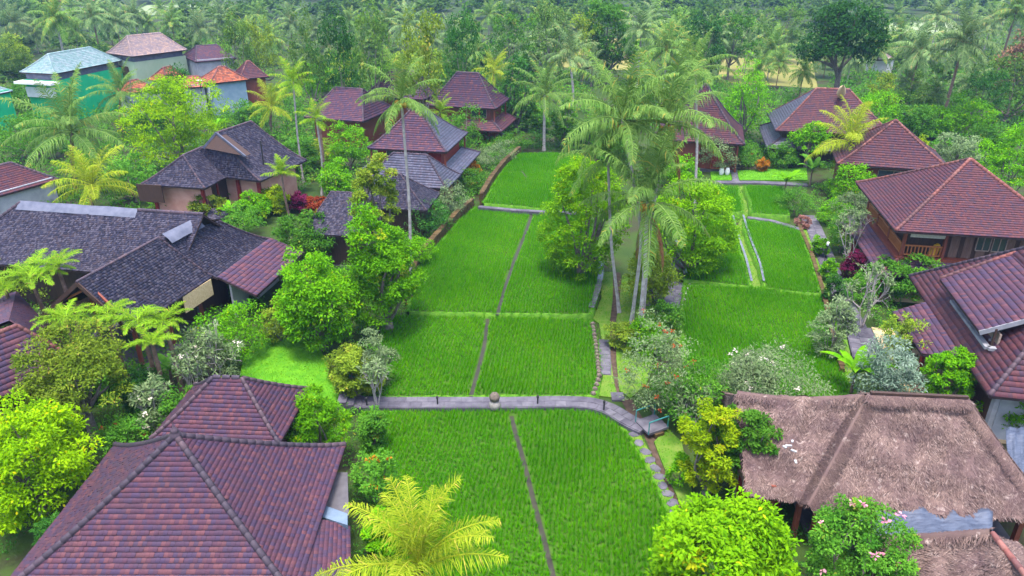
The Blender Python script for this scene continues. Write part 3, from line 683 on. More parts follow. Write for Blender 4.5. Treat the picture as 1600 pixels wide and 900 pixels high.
# open gable: rafters, tie beam, orange strut, dark interior wall behind; rolled blind under the eave
def bar(rt, p, q, w_, mt, name, h=None): return wpart(MB().bar(p, q, w_, h).build(name, M[mt]), rt)
for s, c in ((0, wz(0, -.35, 3.38)), (1, wz(-6.5, -.45, 3.38))): bar(rt, rg0 + V3(0, 0, -.12), c + V3(0, 0, -.1), .1, 'wood_dark', 'rafter', .24)
bar(rt, wz(-4.9, -.3, 4.6), wz(-.9, -.3, 4.6), .16, 'wood_dark', 'tie_beam'); bar(rt, wz(-4.6, -.2, 4.7), wz(-3.2, .1, 5.4), .12, 'wood_orange', 'strut')
bar(rt, wz(-1.0, -.2, 4.7), wz(-2.3, .1, 5.6), .12, 'wood_red', 'strut')
bar(rt, wz(-5.6, 6.6, 1.7), wz(-.9, 6.6, 1.7), .15, 'wood_dark', 'wall', 3.6)
for u, v in ((-.5, .4), (-.5, 3.4), (-.5, 6.6), (-6, .4), (-6, 3.4)): bar(rt, wz(u, v, 0), wz(u, v, 3.6), .2, 'wood_red', 'post')
bar(rt, wz(.05, 4.4, 2.75), wz(.15, 7.3, 2.75), .05, 'blind', 'blind', 1.15)
bar(rt, wz(-.9, 7.2, 1.6), wz(-.9, 14, 1.6), .15, 'wood_dark', 'wall', 3.2); bar(rt, wz(.9, 8.2, 1.3), wz(.6, 14.6, 1.3), .15, 'grey_wall', 'wall', 2.6)
bar(rt, e0 - fr*1.0 + V3(0, 0, -1.9), e1 - fr*1.0 + V3(0, 0, -1.9), .16, 'wood_dark', 'wall', 3.6)
slab_b = wpart(MB().box(wz(-3.2, 4, 0), 7.0, 9.0, .35, -.23).build('plinth', M['concrete']), rt)

# dark shingled house with gablet and pink walls
rt, f = house('shingled_house', 'dark shingled house with gablet roof and pink walls, upper left', (-27.61, 73.19), 3.93, 5.18, 71.1, 3.36, 7.31, 2.6, 'shingle', None, pw=1.25, tw=.16, th=.2, lift=.022, jit=.5, capr=.1)
walls(rt, f, 3.0, 4.2, 0, 3.6, 'pink_wall')
faces, hips, fw_ = hip_geo((-30.89, 70.16), 4.07, 3.31, 79.0, 3.35, 5.66, 1.64, 1.15); roof(rt, faces, hips, 'shingle', tw=.16, th=.2, name='wing_roof', lift=.022, jit=.5, capr=.1)
walls(rt, fw_, 3.3, 2.5, 0, 3.5, 'pink_wall')
# gablet: small gable front set on the hip
g0, g1, gt = at(318, 231, 5.9), at(384, 244, 5.6), at(338, 208, 7.25)
wpart(mk('gablet', [g0, g1, gt, g0 + V3(.2, .9, 0), g1 + V3(.2, .9, 0), gt + V3(.2, .9, 0)], [(0, 1, 2), (0, 2, 5, 3), (1, 4, 5, 2), (3, 5, 4)], M['wood_dark']), rt)
for p in (g0, g1): bar(rt, p + V3(0, -.06, -.02), gt + V3(0, -.06, .04), .12, 'membrane', 'barge_board', .2)
for u, v in ((-3.25, -2.45), (-3.25, 2.45), (-1.0, -2.45)): bar(rt, fw_(u - .14, v + math.copysign(.12, v), 0), fw_(u - .14, v + math.copysign(.12, v), 3.4), .3, 'red_cloth', 'post')
for u, v in ((-3.0, -4.3), (-3.0, -1.9)): bar(rt, f(u - .12, v, 0), f(u - .12, v, 3.4), .34, 'red_cloth', 'post')
panel(rt, fw_, (-2.0, -2.5), (.6, -2.5), .5, 3.0, 'wood_dark', 'door', .1, .06)
panel(rt, f, (3.1, 3.2), (3.1, 4.2), .5, 2.6, 'glass', 'window', .1, .06, frame='frame')
bar(rt, fw_(-4.3, 1.0, 2.6), fw_(-4.3, 3.6, 2.6), .1, 'wood_dark', 'screen', 1.7)
L = np.linspace(fw_(-5.1, -3.6, .6), fw_(-3.9, -3.2, 1.3), 3); R = np.linspace(f(-5.0, -6.0, .6), f(-4.0, -5.2, 1.3), 3)
roof(rt, [(L, R)], [], 'shingle', tw=.2, th=.2, cap=None, name='entry_roof', lift=.02)
ch = at(414, 270, 3.3); bar(rt, ch - V3(0, 0, 1), ch + V3(0, 0, 3.2), .12, 'metal', 'flue')

# cluster left of the long paddy: two dark shingled roofs and the slate roof
rt, f = house('shingled_house', 'small dark shingled hip roof in front of the slate roof', (-10.46, 63.29), 3.5, 2.5, -8, 3.0, 5.37, .6, 'shingle', 'wood_dark', tw=.13, th=.17, lift=.02, jit=.5, capr=.07, inset=.6)
rt, f = house('shingled_house', 'dark shingled roof half hidden behind the bright green trees', (-14.1, 58.3), 2.2, 3.9, -8, 3.04, 5.3, .85, 'shingle', 'wood_dark', tw=.13, th=.17, lift=.02, jit=.5, capr=.07, inset=.6)
rt, f = house('slate_house', 'blue-grey slate hip roof beside the tall palm trunk', (-9.81, 69.46), 4.32, 2.37, -12.4, 3.09, 5.55, 1.71, 'slate', 'wood_red', tw=.2, th=.26, lift=.05, capr=.1, inset=.7)
rt, f = house('tiled_house', 'two-tier pyramid roof with red front and grey side behind the tall palm', (-9.79, 77.08), 4.18, 4.22, -11.1, 5.01, 8.88, 0, 'red', 'red_cloth', pw=1.2, tw=.2, th=.28, lift=.045, capr=.11, inset=.8)
faces, hips, f2 = hip_geo((-9.79, 77.08), 4.205, 4.235, -11.1, 5.03, 8.92, .005, 1.2)
roof(rt, [faces[1]], [], 'slate', tw=.2, th=.28, cap=None, lift=.05, name='grey_roof_side')
skirt(rt, f, 3.6, 3.6, 3.5, 1.7, 2.6, 'slate', 'rbl', tw=.2, th=.28, lift=.04)
posts(rt, f, [(-3.9, -3.9), (0, -3.9), (3.9, -3.9), (3.9, 3.9)], 0, 5.1)
for u0 in (-2.4, .4): panel(rt, f, (u0, -3.42), (u0 + 1.6, -3.42), 3.2, 4.8, 'glass', 'window', .1, .06, frame='frame')
rt, f = house('tiled_house', 'mauve hip roofed two-storey house behind the feathery bamboo', (-5.77, 98.6), 4.7, 3.4, -14, 4.8, 8.56, 1.45, 'red', 'wood_red', pw=1.18, tw=.24, th=.32, lift=.04, inset=.9)
skirt(rt, f, 4.0, 2.8, 3.2, 1.7, 2.2, 'brown', 'fr', tw=.24, th=.32, lift=.04); posts(rt, f, [(4.4, -3.1), (2.4, -3.1), (4.4, 2.6)], 0, 4.9)
panel(rt, f, (1.2, -2.5), (3.2, -2.5), 3.4, 4.6, 'glass', 'window', .1, .06, frame='frame')
rt, f = house('tiled_house', 'mauve hip roof peeking out left of the tall palm crown', (-21.03, 96.56), 4.2, 4.4, -18, 3.86, 6.94, 1.97, 'red', 'wood_red', tw=.24, th=.32, lift=.04)
rt, f = house('tiled_house', 'pale mauve roof showing through the tall palm fronds', (-15.5, 107), 4.6, 3.6, -15, 4.4, 7.6, 1.6, 'red', 'wood_red', tw=.24, th=.34, lift=.04)

# right side houses
rt, f = house('tiled_house', 'steep brown pyramid roof right of the central palms', (22.35, 86.8), 4.9, 4.6, -14, 3.5, 9.2, 0, 'brown', 'wood_red', pw=1.2, tw=.2, th=.26, cap='capdark', lift=.04, inset=.8)
panel(rt, f, (1.5, -3.9), (3.4, -3.9), .4, 2.6, 'red_cloth', 'door', .1, .06, frame='wood_orange'); posts(rt, f, [(-4.2, -4.2), (0, -4.2), (4.2, -4.2)], 0, 3.6)
for k in range(2):
    V, Fc = tube([(0, 0, 0), (0, 0, .35), (0, 0, .8)], [.2, .3, .18], 9); mk('urn', V, Fc, M['white_wall'], label=('left' if k == 0 else 'right') + ' of the two round pale urns before the steep brown roof', cat='urn', group='pale urns', loc=at(1127 + 9*k, 273, .1), smooth=True)
rt, f = house('tiled_house', 'broad brown hip roof with grey left slope behind the golden palm', (38.31, 89.62), 6.44, 5.11, -12.2, 3.95, 8.09, 1.84, 'brown', 'wood_dark', pw=1.1, tw=.2, th=.28, cap='capred', lift=.04)
faces, hips, f2 = hip_geo((38.31, 89.62), 6.46, 5.13, -12.2, 3.98, 8.12, 1.85, 1.1); roof(rt, [faces[3]], [], 'slate', tw=.2, th=.28, cap=None, lift=.05, name='grey_roof_side')
V, Fc = tube([at(1314, 152, 7.3), at(1314, 146, 7.9), at(1316, 139, 8.5), at(1318, 133, 9.1)], [.22, .5, .4, .05], 8); wpart(mk('hip_ornament', V, Fc, M['blind'], smooth=True), rt)
skirt(rt, f, 5.6, 4.2, 3.0, 1.6, 2.0, 'slate', 'lf', tw=.2, th=.28, lift=.04)
rt, f = house('tiled_house', 'brown pyramid roof beside the golden palm', (38.3, 73.6), 5.2, 4.0, -16, 4.1, 7.9, 0, 'brown', 'wood_red', tw=.2, th=.27, cap='capred', lift=.045)
panel(rt, f, (-1.2, -3.12), (1.6, -3.12), 1.2, 3.6, 'glass', 'window', .1, .06, frame='frame')
# large two-storey house with balcony
rt, f = house('balcony_house', 'large two-storey house with red pyramid roof, timber walls and balcony, right', (34.14, 53.7), 5.97, 5.87, -10.3, 5.44, 9.35, 0, 'brown', None, pw=1.06, tw=.18, th=.21, split=True, capsplit=True, cap='capred', capr=.13, lift=.045)
ra = math.radians(-10.3)
walls(rt, f, 4.3, 4.2, 3.2, 5.7, 'wood_dark'); walls(rt, f, 4.4, 4.4, 0, 3.1, 'grey_wall')
wpart(MB().box(f(0, 0, 3.0), 10.6, 10.4, .18, ra).build('balcony_floor', M['wood_red']), rt)
wpart(MB().box(f(0, 0, 0), 12.5, 12.0, .28, ra).build('plinth', M['patio']), rt)
for k, u in enumerate(np.arange(-1.95, 4.5, .3)):   # plank wall, each plank its own piece
    if 2.0 < u < 2.0: continue
    panel(rt, f, (u, -4.55), (u + .285, -4.55), 3.2, 5.6, 'wood_grey' if k % 3 else 'wood_dark', 'plank', .02 + .012*(k % 2), .05)
for u0 in (.0, 1.05): panel(rt, f, (u0, -4.6), (u0 + .9, -4.6), 3.9, 5.2, 'glass', 'window', .06, .06, frame='frame')
panel(rt, f, (4.7, -4.6), (8.4, -4.6), 3.1, 5.5, 'white_wall', 'white_wall', .1, .15)
posts(rt, f, [(-4.9, -4.9), (-4.9, -1.6), (-4.9, 1.6), (-4.9, 4.8), (-2.15, -4.9), (4.6, -4.7)], 3.1, 5.6, 'wood_red', .2)
def rail(p, q, z):
    p, q = f(*p, z), f(*q, z); bar(rt, p + V3(0, 0, .85), q + V3(0, 0, .85), .1, 'wood_orange', 'handrail'); bar(rt, p + V3(0, 0, .15), q + V3(0, 0, .15), .08, 'wood_orange', 'bottom_rail')
    n = int(np.linalg.norm(q - p)/.24)
    for i in range(n): c = p + (q - p)*(i + .5)/n; bar(rt, c + V3(0, 0, .19), c + V3(0, 0, .81), .07, 'wood_orange', 'baluster')
rail((-4.9, -4.9), (-2.2, -4.9), 3.2); rail((-4.9, 4.7), (-4.9, -4.8), 3.2)
panel(rt, f, (-4.6, -5.05), (-2.3, -5.05), 4.75, 5.35, 'blind_pale', 'blind', .0, .05)
panel(rt, f, (-5.15, 3.6), (-5.15, 2.2), 4.6, 5.2, 'blind_pale', 'blind', .0, .05)
skirt(rt, f, 5.0, 5.0, 3.05, 1.7, 2.35, 'red', 'flb', tw=.2, th=.3, cap='capred', lift=.04, split=True)
posts(rt, f, [(-6.2, -6.2), (-6.2, -2), (-6.2, 2), (-6.2, 6), (-2, -6.2), (2, -6.2)], .2, 2.45, 'red_cloth', .24)
# things on the balcony and the porch
V, Fc = tube([(0, 0, 0), (0, 0, .12), (.25, 0, .75), (.32, 0, .95)], [.3, .32, .26, .1], 9); mk('armchair', V, Fc, M['yellow_cloth'], label='yellow cushioned chair on the balcony behind the railing', cat='chair', loc=f(-2.7, -4.55, 3.2), smooth=True)
o = root('red_idol', 'small red lacquered stool figure on the porch under the balcony house', 'figure', f(-5.3, -4.6, .28)); V, Fc = tube([(0, 0, 0), (0, 0, .5), (0, 0, .8), (0, 0, 1.15)], [.26, .2, .24, .08], 9); mk('body', V, Fc, M['red_cloth'], o, smooth=True); V, Fc = tube([(0, 0, 1.12), (0, 0, 1.2), (0, 0, 1.38), (0, 0, 1.45)], [.08, .15, .15, .04], 9); mk('head', V, Fc, M['red_cloth'], o, smooth=True)
# right complex: lower hip roof, canopy, clerestory and oversailing upper roof
C0 = at(1546, 618, 3.4); ey = V3(.208, .978, 0); ex = V3(.978, -.208, 0); g = lambda u, v, z: C0*[1, 1, 0] + ex*u + ey*v + V3(0, 0, z)
rt = root('clerestory_house', 'red tiled house with raised clerestory roof and canopy at the right edge', 'house', g(4, 7, 0))
zt = 3.4 + 5.2*.95
hA, hB, hC, hD = np.linspace(g(0, 0, 3.4), g(5.2, 5.2, zt), 9), np.linspace(g(10.4, 0, 3.4), g(5.2, 5.2, zt), 9), np.linspace(g(10.4, 14.9, 3.4), g(5.2, 9.7, zt), 9), np.linspace(g(0, 14.9, 3.4), g(5.2, 9.7, zt), 9)
cut = 3    # the lower roof stops under the clerestory ledge
sl = lambda c, n_: c[:n_]
roof(rt, [(hD, hA), (hA, hB), (hC, hD)], [hA, hD], 'brown', tw=.2, th=.30, cap='capdark', split=True, capsplit=True, lift=.045)
cn = (np.linspace(g(-1.94, 10.44, 2.7), g(0, 10.9, 3.38), 4), np.linspace(g(-1.62, 5.09, 2.7), g(0, 3.95, 3.38), 4))
roof(rt, [cn], [], 'red', tw=.22, th=.30, cap=None, name='canopy_roof', split=True, lift=.05)
led = MB()
for p, q in (((.72, 3.2), (.72, 9.0)), ((.72, 3.2), (6.0, 3.2))): bar(rt, g(*p, 4.42), g(*q, 4.42), .3, 'ledge', 'ledge', .16)
bar(rt, g(1.25, 3.4, 4.8), g(1.25, 9.6, 4.8), .1, 'frame', 'clerestory_wall', .75)
for v in (3.4, 5.0, 6.6, 8.2, 9.5): bar(rt, g(.95, v, 4.45), g(.95, v, 5.5), .1, 'wood_dark', 'bracket')
bar(rt, g(1.2, 4.3, 4.85), g(5.4, 4.3, 5.9), .08, 'glass', 'clerestory_window', 1.0)
for u in (1.2, 2.3, 3.4, 4.5): bar(rt, g(u, 4.1, 4.5), g(u + .12, 4.1, 4.95 + .45*u), .09, 'ledge', 'mullion')
bar(rt, g(1.0, 3.95, 4.55), g(5.6, 3.95, 4.6), .1, 'ledge', 'sill')
uz = 5.25; up0, up1 = (np.linspace(g(.22, 10.35, uz), g(5.6, 10.9, uz + 2.65), 6), np.linspace(g(.22, 3.45, uz), g(5.6, 3.3, uz + 2.65), 6))
up2 = (np.linspace(g(11.0, 3.45, uz), g(5.6, 3.3, uz + 2.65), 6), np.linspace(g(11.0, 10.35, uz), g(5.6, 10.9, uz + 2.65), 6))
roof(rt, [(up0, up1), up2], [up0], 'red', tw=.22, th=.34, cap='capred', name='upper_roof', split=True, capsplit=True, lift=.05)
bar(rt, up1[0] - V3(0, 0, .1), up1[-1] - V3(0, 0, .1), .06, 'ledge', 'barge_board', .26)
bar(rt, g(1.1, 1.2, 1.6), g(1.1, 14, 1.6), .15, 'wood_dark', 'wall', 3.2); bar(rt, g(1.1, 1.1, 1.6), g(9.5, 1.1, 1.6), .15, 'grey_wall', 'wall', 3.2)
for u, v in ((.6, .5), (.5, 4.2), (3.4, .5), (6.5, .5)): bar(rt, g(u, v, 0), g(u, v, 3.5), .26, 'ledge', 'post')
for v in (5.6, 7.8, 10.0): bar(rt, g(-1.35, v, .2), g(-1.35, v, 2.85), .2, 'red_cloth', 'post')
wpart(slab('patio', [g(-2.2, 1, 0), g(2, 1, 0), g(2, 13, 0), g(-2.2, 13, 0)], 0, .22, M['patio']), rt)
wpart(slab('step', [g(-3.0, 1.5, 0), g(-2.22, 1.5, 0), g(-2.22, 13, 0), g(-3.0, 13, 0)], 0, .14, M['stone']), rt)
for k, (u, v) in enumerate(((-1.6, 9.0), (-1.5, 7.0), (-1.5, 4.6))):
    o = root('stool', ['first', 'second', 'third'][k] + ' dark red stool under the canopy, counting from the frangipani', 'stool', g(u, v, .22), 'red stools under the canopy')
    V, Fc = tube([(0, 0, .36), (0, 0, .42), (0, 0, .5), (0, 0, .52)], [.26, .3, .3, .1], 10); mk('seat', V, Fc, M['red_cloth'], o, smooth=True)
    for a in range(4): mk('leg', *tube([(.2*math.cos(a*1.57), .2*math.sin(a*1.57), .38), (.24*math.cos(a*1.57), .24*math.sin(a*1.57), 0)], .035, 5), M['red_cloth'], o)

# thatched pavilions, lower right
def thatch_face(face, n_str, rng, lift=.0, lump=.15, nu=46, nv=30, slen=(.08, .28), under=.35):
    Lc, Rc = face; tv = np.linspace(0, 1, nv); Lp, Rp = interp_curve(Lc, tv), interp_curve(Rc, tv)
    su = np.linspace(0, 1, nu); G = Lp[:, None] + (Rp - Lp)[:, None]*su[None, :, None]
    dn = unit(np.gradient(G, axis=0)); du = unit(np.gradient(G, axis=1) + 1e-9); nr = unit(np.cross(du, dn)); nr[nr[..., 2] < 0] *= -1
    x, y = G[..., 0], G[..., 1]
    ln = lump*(np.sin(x*2.1 + 1.3*np.sin(y*1.7))*.5 + .4*np.sin(y*4.3 + x*1.1) + .35*np.sin(x*6.1 - y*3.7)) + rng.normal(0, .018, x.shape)
    ln *= np.minimum(1, 4*np.minimum(su, 1 - su))[None, :]*.85 + .15
    G = G + nr*(ln + lift)[..., None]
    G[0] += rng.normal(0, .05, G[0].shape)*[1, 1, .6]
    V = G.reshape(-1, 3); Fc = np.array([(i*nu + j, i*nu + j + 1, (i+1)*nu + j + 1, (i+1)*nu + j) for i in range(nv - 1) for j in range(nu - 1)])
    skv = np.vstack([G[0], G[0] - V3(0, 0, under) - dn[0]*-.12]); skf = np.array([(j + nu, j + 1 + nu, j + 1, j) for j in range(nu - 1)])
    a = rng.random(n_str); b = rng.random(n_str); iv = a*(nv - 1); ju = b*(nu - 1); i0, j0 = np.minimum(iv.astype(int), nv - 2), np.minimum(ju.astype(int), nu - 2)
    fv, fu = (iv - i0)[:, None], (ju - j0)[:, None]
    P = G[i0, j0]*(1 - fv)*(1 - fu) + G[i0+1, j0]*fv*(1 - fu) + G[i0, j0+1]*(1 - fv)*fu + G[i0+1, j0+1]*fv*fu
    D = -dn[i0, j0]; U = du[i0, j0]; Nn = nr[i0, j0]
    D = unit(D + U*rng.normal(0, .6, (n_str, 1))); ln_ = rng.uniform(*slen, (n_str, 1)); wd = rng.uniform(.008, .02, (n_str, 1)); S = np.cross(D, Nn)
    p0 = P + Nn*.0; p1 = P + D*ln_ + Nn*rng.uniform(.01, .055, (n_str, 1))
    SV = np.stack([p0 - S*wd, p0 + S*wd, p1 + S*wd*.6, p1 - S*wd*.6], 1).reshape(-1, 3); SF = np.arange(4*n_str).reshape(-1, 4)
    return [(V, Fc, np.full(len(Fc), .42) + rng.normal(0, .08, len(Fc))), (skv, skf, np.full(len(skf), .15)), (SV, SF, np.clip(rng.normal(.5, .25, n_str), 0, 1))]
def thatch_roll(c, rng, r=.24, n_str=1400, rn=.34):
    """the thick thatch roll over a ridge or hip"""
    q = smooth_line(c, 24); V, Fc = tube(q, r*(1 + rng.normal(0, .07, len(q))), 8)
    k = rng.integers(0, len(q) - 1, n_str); p = q[k] + (q[k+1] - q[k])*rng.random((n_str, 1)); d = unit(np.gradient(q, axis=0))[k]
    side = unit(np.cross(d, V3(0, 0, 1))); ang = rng.uniform(-.2, math.pi + .2, (n_str, 1)); o = side*np.cos(ang) + V3(0, 0, 1)*np.sin(ang)
    P = p + o*r*.95; T = unit(side*np.sign(np.cos(ang))*.8 - V3(0, 0, .55) + d*rng.normal(0, .5, (n_str, 1))); S = unit(np.cross(T, o)); wd = rng.uniform(.007, .018, (n_str, 1)); L = rng.uniform(.2, .5, (n_str, 1))
    SV = np.stack([P - S*wd, P + S*wd, P + T*L + S*wd*.5 + o*.05, P + T*L - S*wd*.5 + o*.05], 1).reshape(-1, 3)
    return [(V, Fc, np.full(len(Fc), rn)), (SV, np.arange(4*n_str).reshape(-1, 4), np.clip(rng.normal(rn, .22, n_str), 0, 1))]
rngt = np.random.default_rng(5)
c = (17.70, 27.06); faces, hips, f = hip_geo(c, 4.95, 3.35, -5.0, 2.5, 5.9, 2.1, 1.08)
rt = root('thatched_pavilion', 'large shaggy thatched pavilion with long ridge at lower right', 'pavilion', (c[0], c[1], 0))
parts = []
for i, fc in enumerate(faces): parts += thatch_face(fc, [28000, 7000, 4000, 11000][i], rngt)
V, Fc, rr = joinm(parts); wpart(mk('thatch_roof', V, Fc, M['thatch'], rnd=rr, kind='stuff'), rt)
for i, h in enumerate(hips):
    V, Fc, rr = joinm(thatch_roll(h, rngt, (.09 if i < 4 else .15), 5000 if i in (0, 1, 4) else 1500)); wpart(mk('thatch_roll', V, Fc, M['thatch'], rnd=rr, kind='stuff'), rt)
wpart(MB().bar(f(-2.0, 0, 6.12), f(2.1, 0, 6.12), .16, .1).build('ridge_pole', M['wood_dark']), rt)
posts(rt, f, [(-4.2, -2.6), (-1.4, -2.6), (1.4, -2.6), (4.2, -2.6), (-4.2, 2.6), (4.2, 2.6), (-4.2, 0)], 0, 3.0, 'wood_red', .22)
bar(rt, f(-3.6, 1.5, 1.3), f(3.6, 1.5, 1.3), .15, 'wood_dark', 'wall', 2.6)
wpart(MB().box(f(0, 0, 0), 8.8, 6.0, .3, math.radians(-5)).build('plinth', M['concrete']), rt)
# its lower wing to the left
r1, r2 = f(-2.2, .1, 5.75), at(1152, 617, 4.6); r2b = at(1152, 617, 4.6)
wa, wb = at(1167, 772, 2.45), at(1262, 790, 2.4)
wf = (curve(wa, r2, 1.08), curve(wb + V3(.6, .3, 0), r1, 1.08)); bkp = r2 + (r2 - wa)*[1, 1, 0]*.8 - V3(0, 0, 2.1); wbk = (curve(f(-4, 3.4, 2.6), r1), curve(bkp, r2))
lfc = (curve(bkp, r2), curve(wa, r2))
parts = thatch_face(wf, 18000, rngt) + thatch_face(wbk, 3500, rngt) + thatch_face((curve(bkp, r2), curve(wa + V3(-.05, 0, 0), r2)), 1500, rngt, nu=20)
V, Fc, rr = joinm(parts); wpart(mk('thatch_wing', V, Fc, M['thatch'], rnd=rr, kind='stuff'), rt)
V, Fc, rr = joinm(thatch_roll(np.linspace(r1, r2, 8) - V3(0, 0, .05)*np.sin(np.linspace(0, 3.14, 8))[:, None]*5, rngt, .2, 1500)); wpart(mk('thatch_roll', V, Fc, M['thatch'], rnd=rr, kind='stuff'), rt)
for (x, y, z, ln_) in ((1232, 697, 4.0, .35), (1238, 690, 4.1, .2), (1240, 705, 3.9, .3), (1243, 722, 3.6, .25), (1226, 699, 4.0, .22)):
    p = at(x, y, z + .15); wpart(MB().box(p, .09, ln_*.8, .05, x*.7).build('mortar_patch', M['whitestone']), rt)
for p in (wa + V3(.5, .6, 0), (wa + wb)/2 + V3(0, .6, 0), wb + V3(0, .7, 0)): bar(rt, p*[1, 1, 0], p + V3(0, 0, .3), .2, 'wood_red', 'post')
bar(rt, (wa + V3(.5, 2.5, 0))*[1, 1, 0] + V3(0, 0, 1.2), (wb + V3(0, 2.5, 0))*[1, 1, 0] + V3(0, 0, 1.2), .12, 'red_cloth', 'wall', 2.4)
# second thatched roof, corner
c = (17.3, 17.75); faces, hips, f = hip_geo(c, 4.4, 2.7, 88.7, 2.45, 4.6, 2.55, 1.05)
rt = root('thatched_pavilion', 'smaller thatched roof with brick-red ridge tiles in the lower right corner', 'pavilion', (c[0], c[1], 0))
parts = []
for i, fc in enumerate(faces): parts += thatch_face(fc, [4000, 5000, 18000, 2500][i], rngt)
V, Fc, rr = joinm(parts); wpart(mk('thatch_roof', V, Fc, M['thatch'], rnd=rr, kind='stuff'), rt)
for h in hips[2:4]: V, Fc, rr = joinm(thatch_roll(h, rngt, .2, 900)); wpart(mk('thatch_roll', V, Fc, M['thatch'], rnd=rr, kind='stuff'), rt)
CV, CF = cap_shape(.4, .11)
for p, R in caps(hips[4] + V3(0, 0, .05), .4):
    o = wpart(mk('ridge_tile', CV @ R.T + p, CF, TILE['capred'], rnd=np.full(len(CF), .96*RNG.random())), rt)
posts(rt, f, [(-3.8, -2), (3.8, -2), (-3.8, 2), (3.8, 2), (0, 2), (0, -2)], 0, 2.8, 'wood_red', .2)
# tarpaulins
def tarp(pts, label, sag=.12):
    nu, nv = 28, 8; P = np.array(pts); V = []
    for i in range(nv):
        for j in range(nu):
            s, t_ = j/(nu - 1), i/(nv - 1); p = (P[0]*(1 - s) + P[1]*s)*(1 - t_) + (P[3]*(1 - s) + P[2]*s)*t_
            V.append(p + V3(0, 0, -sag*math.sin(math.pi*t_) + .05*math.sin(s*23 + t_*5) + .03*math.sin(s*51 - 3*t_)))
    o = mk('tarpaulin', V, [(i*nu + j, i*nu + j + 1, (i+1)*nu + j + 1, (i+1)*nu + j) for i in range(nv - 1) for j in range(nu - 1)], M['tarp'], smooth=True, label=label, cat='tarpaulin')
    md = o.modifiers.new('thick', 'SOLIDIFY'); md.thickness = .012
    return o
tarp([at(1345, 838, 2.55), at(1552, 840, 2.55), at(1552, 795, 2.62), at(1345, 786, 2.62)], 'blue-grey tarpaulin stretched between the two thatched roofs')
tarp([at(1578, 735, 3.0), at(1640, 770, 3.0), at(1640, 668, 3.4), at(1572, 668, 3.4)], 'dark grey tarpaulin beyond the right end of the long thatched ridge')

# far buildings, upper left
rt, f = house('small_house', 'small brown roofed house with grey wall at the left edge', (-48.67, 66.68), 4.4, 2.9, 64.3, 3.07, 4.95, 2.09, 'brown', 'grey_wall', tw=.2, th=.26, lift=.035, inset=.35, plinth=False)
rt, f = house('hall', 'long hall with teal roof and bright green side wall', (-66.2, 114.8), 6.81, 2.98, 75.9, 7.02, 9.25, 4.08, 'teal', 'green_wall', tw=.3, th=.3, cap='teal', lift=.03, inset=.3, plinth=False, wallz=6.0)
walls(rt, f, 6.3, 2.5, 6.0, 7.0, 'membrane', 'fascia'); panel(rt, f, (-6.75, 2.6), (-6.75, -2.4), 3.6, 5.0, 'white_wall', 'white_wall', .1, .2)
wpart(MB().box(f(-7.3, 0, 5.6), 1.6, 6.4, .3, math.radians(75.9)).build('balcony_roof', M['white_wall']), rt)
rt, f = house('hall', 'hall with weathered pinkish roof and pale green wall', (-59.11, 124.28), 4.8, 3.58, 56, 7.92, 10.52, 2.8, 'pale', 'pale_green_wall', tw=.3, th=.3, cap='pale', lift=.03, inset=.3, plinth=False, wallz=7.0)
walls(rt, f, 4.2, 3.0, 7.0, 7.9, 'membrane', 'fascia'); panel(rt, f, (-4.55, 1.5), (-4.55, -1.5), 4.8, 6.2, 'wood_dark', 'window', .1, .1)
rt, f = house('hall', 'small mauve roofed hall right of the pale green wall', (-50.5, 127.2), 3.2, 4.3, 36, 6.6, 8.5, 1.6, 'red', 'grey_wall', tw=.3, th=.3, lift=.03, inset=.3, plinth=False)
rt, f = house('hall', 'pale turquoise roof with green wall cut by the left edge', (-74.5, 99.5), 6.0, 3.6, 76, 5.2, 7.4, 3.2, 'teal', 'green_wall', tw=.3, th=.3, cap='teal', lift=.03, inset=.3, plinth=False)
def far_house(px, py, z, a, b, rot, rise, r, tile, wall, label, zw=None):
    p = at(px, py, z); return house('tiled_cottage', label, (p[0], p[1]), a, b, rot, z, z + rise, r, tile, wall, tw=.28, th=.3, cap='capred', lift=.04, inset=.45, plinth=False)
far_house(264, 122, 4.6, 2.4, 2.0, 70, 1.7, .8, 'orange', 'grey_wall', 'little orange roof in front of the pale green hall wall')
far_house(303, 132, 4.4, 1.9, 2.4, 20, 1.2, .8, 'orange', 'grey_wall', 'low orange roof joining the bluish cottage')
rt, f = far_house(349, 124, 5.0, 3.0, 2.5, 40, 1.9, .4, 'orange', 'teal_wall', 'cottage with orange hip roof and bluish side wall')
panel(rt, f, (-2.6, 1.4), (-2.6, -1.4), 2.4, 4.4, 'white_wall', 'white_wall', .1, .1)
far_house(391, 118, 5.0, 2.2, 2.6, 30, 2.2, .2, 'brown', 'wood_red', 'dark red pyramid roof right of the bluish cottage')
far_house(212, 140, 4.0, 2.2, 2.0, 60, 1.4, .6, 'orange', 'grey_wall', 'orange roof corner beside the bright green hall wall')
V, Fc = tube([(0, 0, 0), (0, 0, .1), (0, 0, .25)], [.05, .32, .45], 12); o = root('satellite_dish', 'small white satellite dish among the orange roofs', 'dish', at(312, 128, 5.6)); mk('bowl', V, Fc, M['satellite'], o, smooth=True); mk('mast', *tube([(0, 0, 0), (0, 0, -2.2)], .06, 6), M['metal'], o)
p = at(128, 24, 0); rt, f = house('far_house', 'distant white house with pink roof above the palm tops', (p[0], p[1]), 7, 4.5, 20, 5.0, 8.0, 3, 'orange', 'white_wall', tw=.6, th=.6, lift=.05, plinth=False, inset=.5)
p = at(22, 14, 0); rt, f = house('far_house', 'distant pink roof at the upper left corner', (p[0], p[1]), 7, 5, 10, 4.5, 7.5, 3, 'orange', 'white_wall', tw=.6, th=.6, lift=.05, plinth=False, inset=.5)
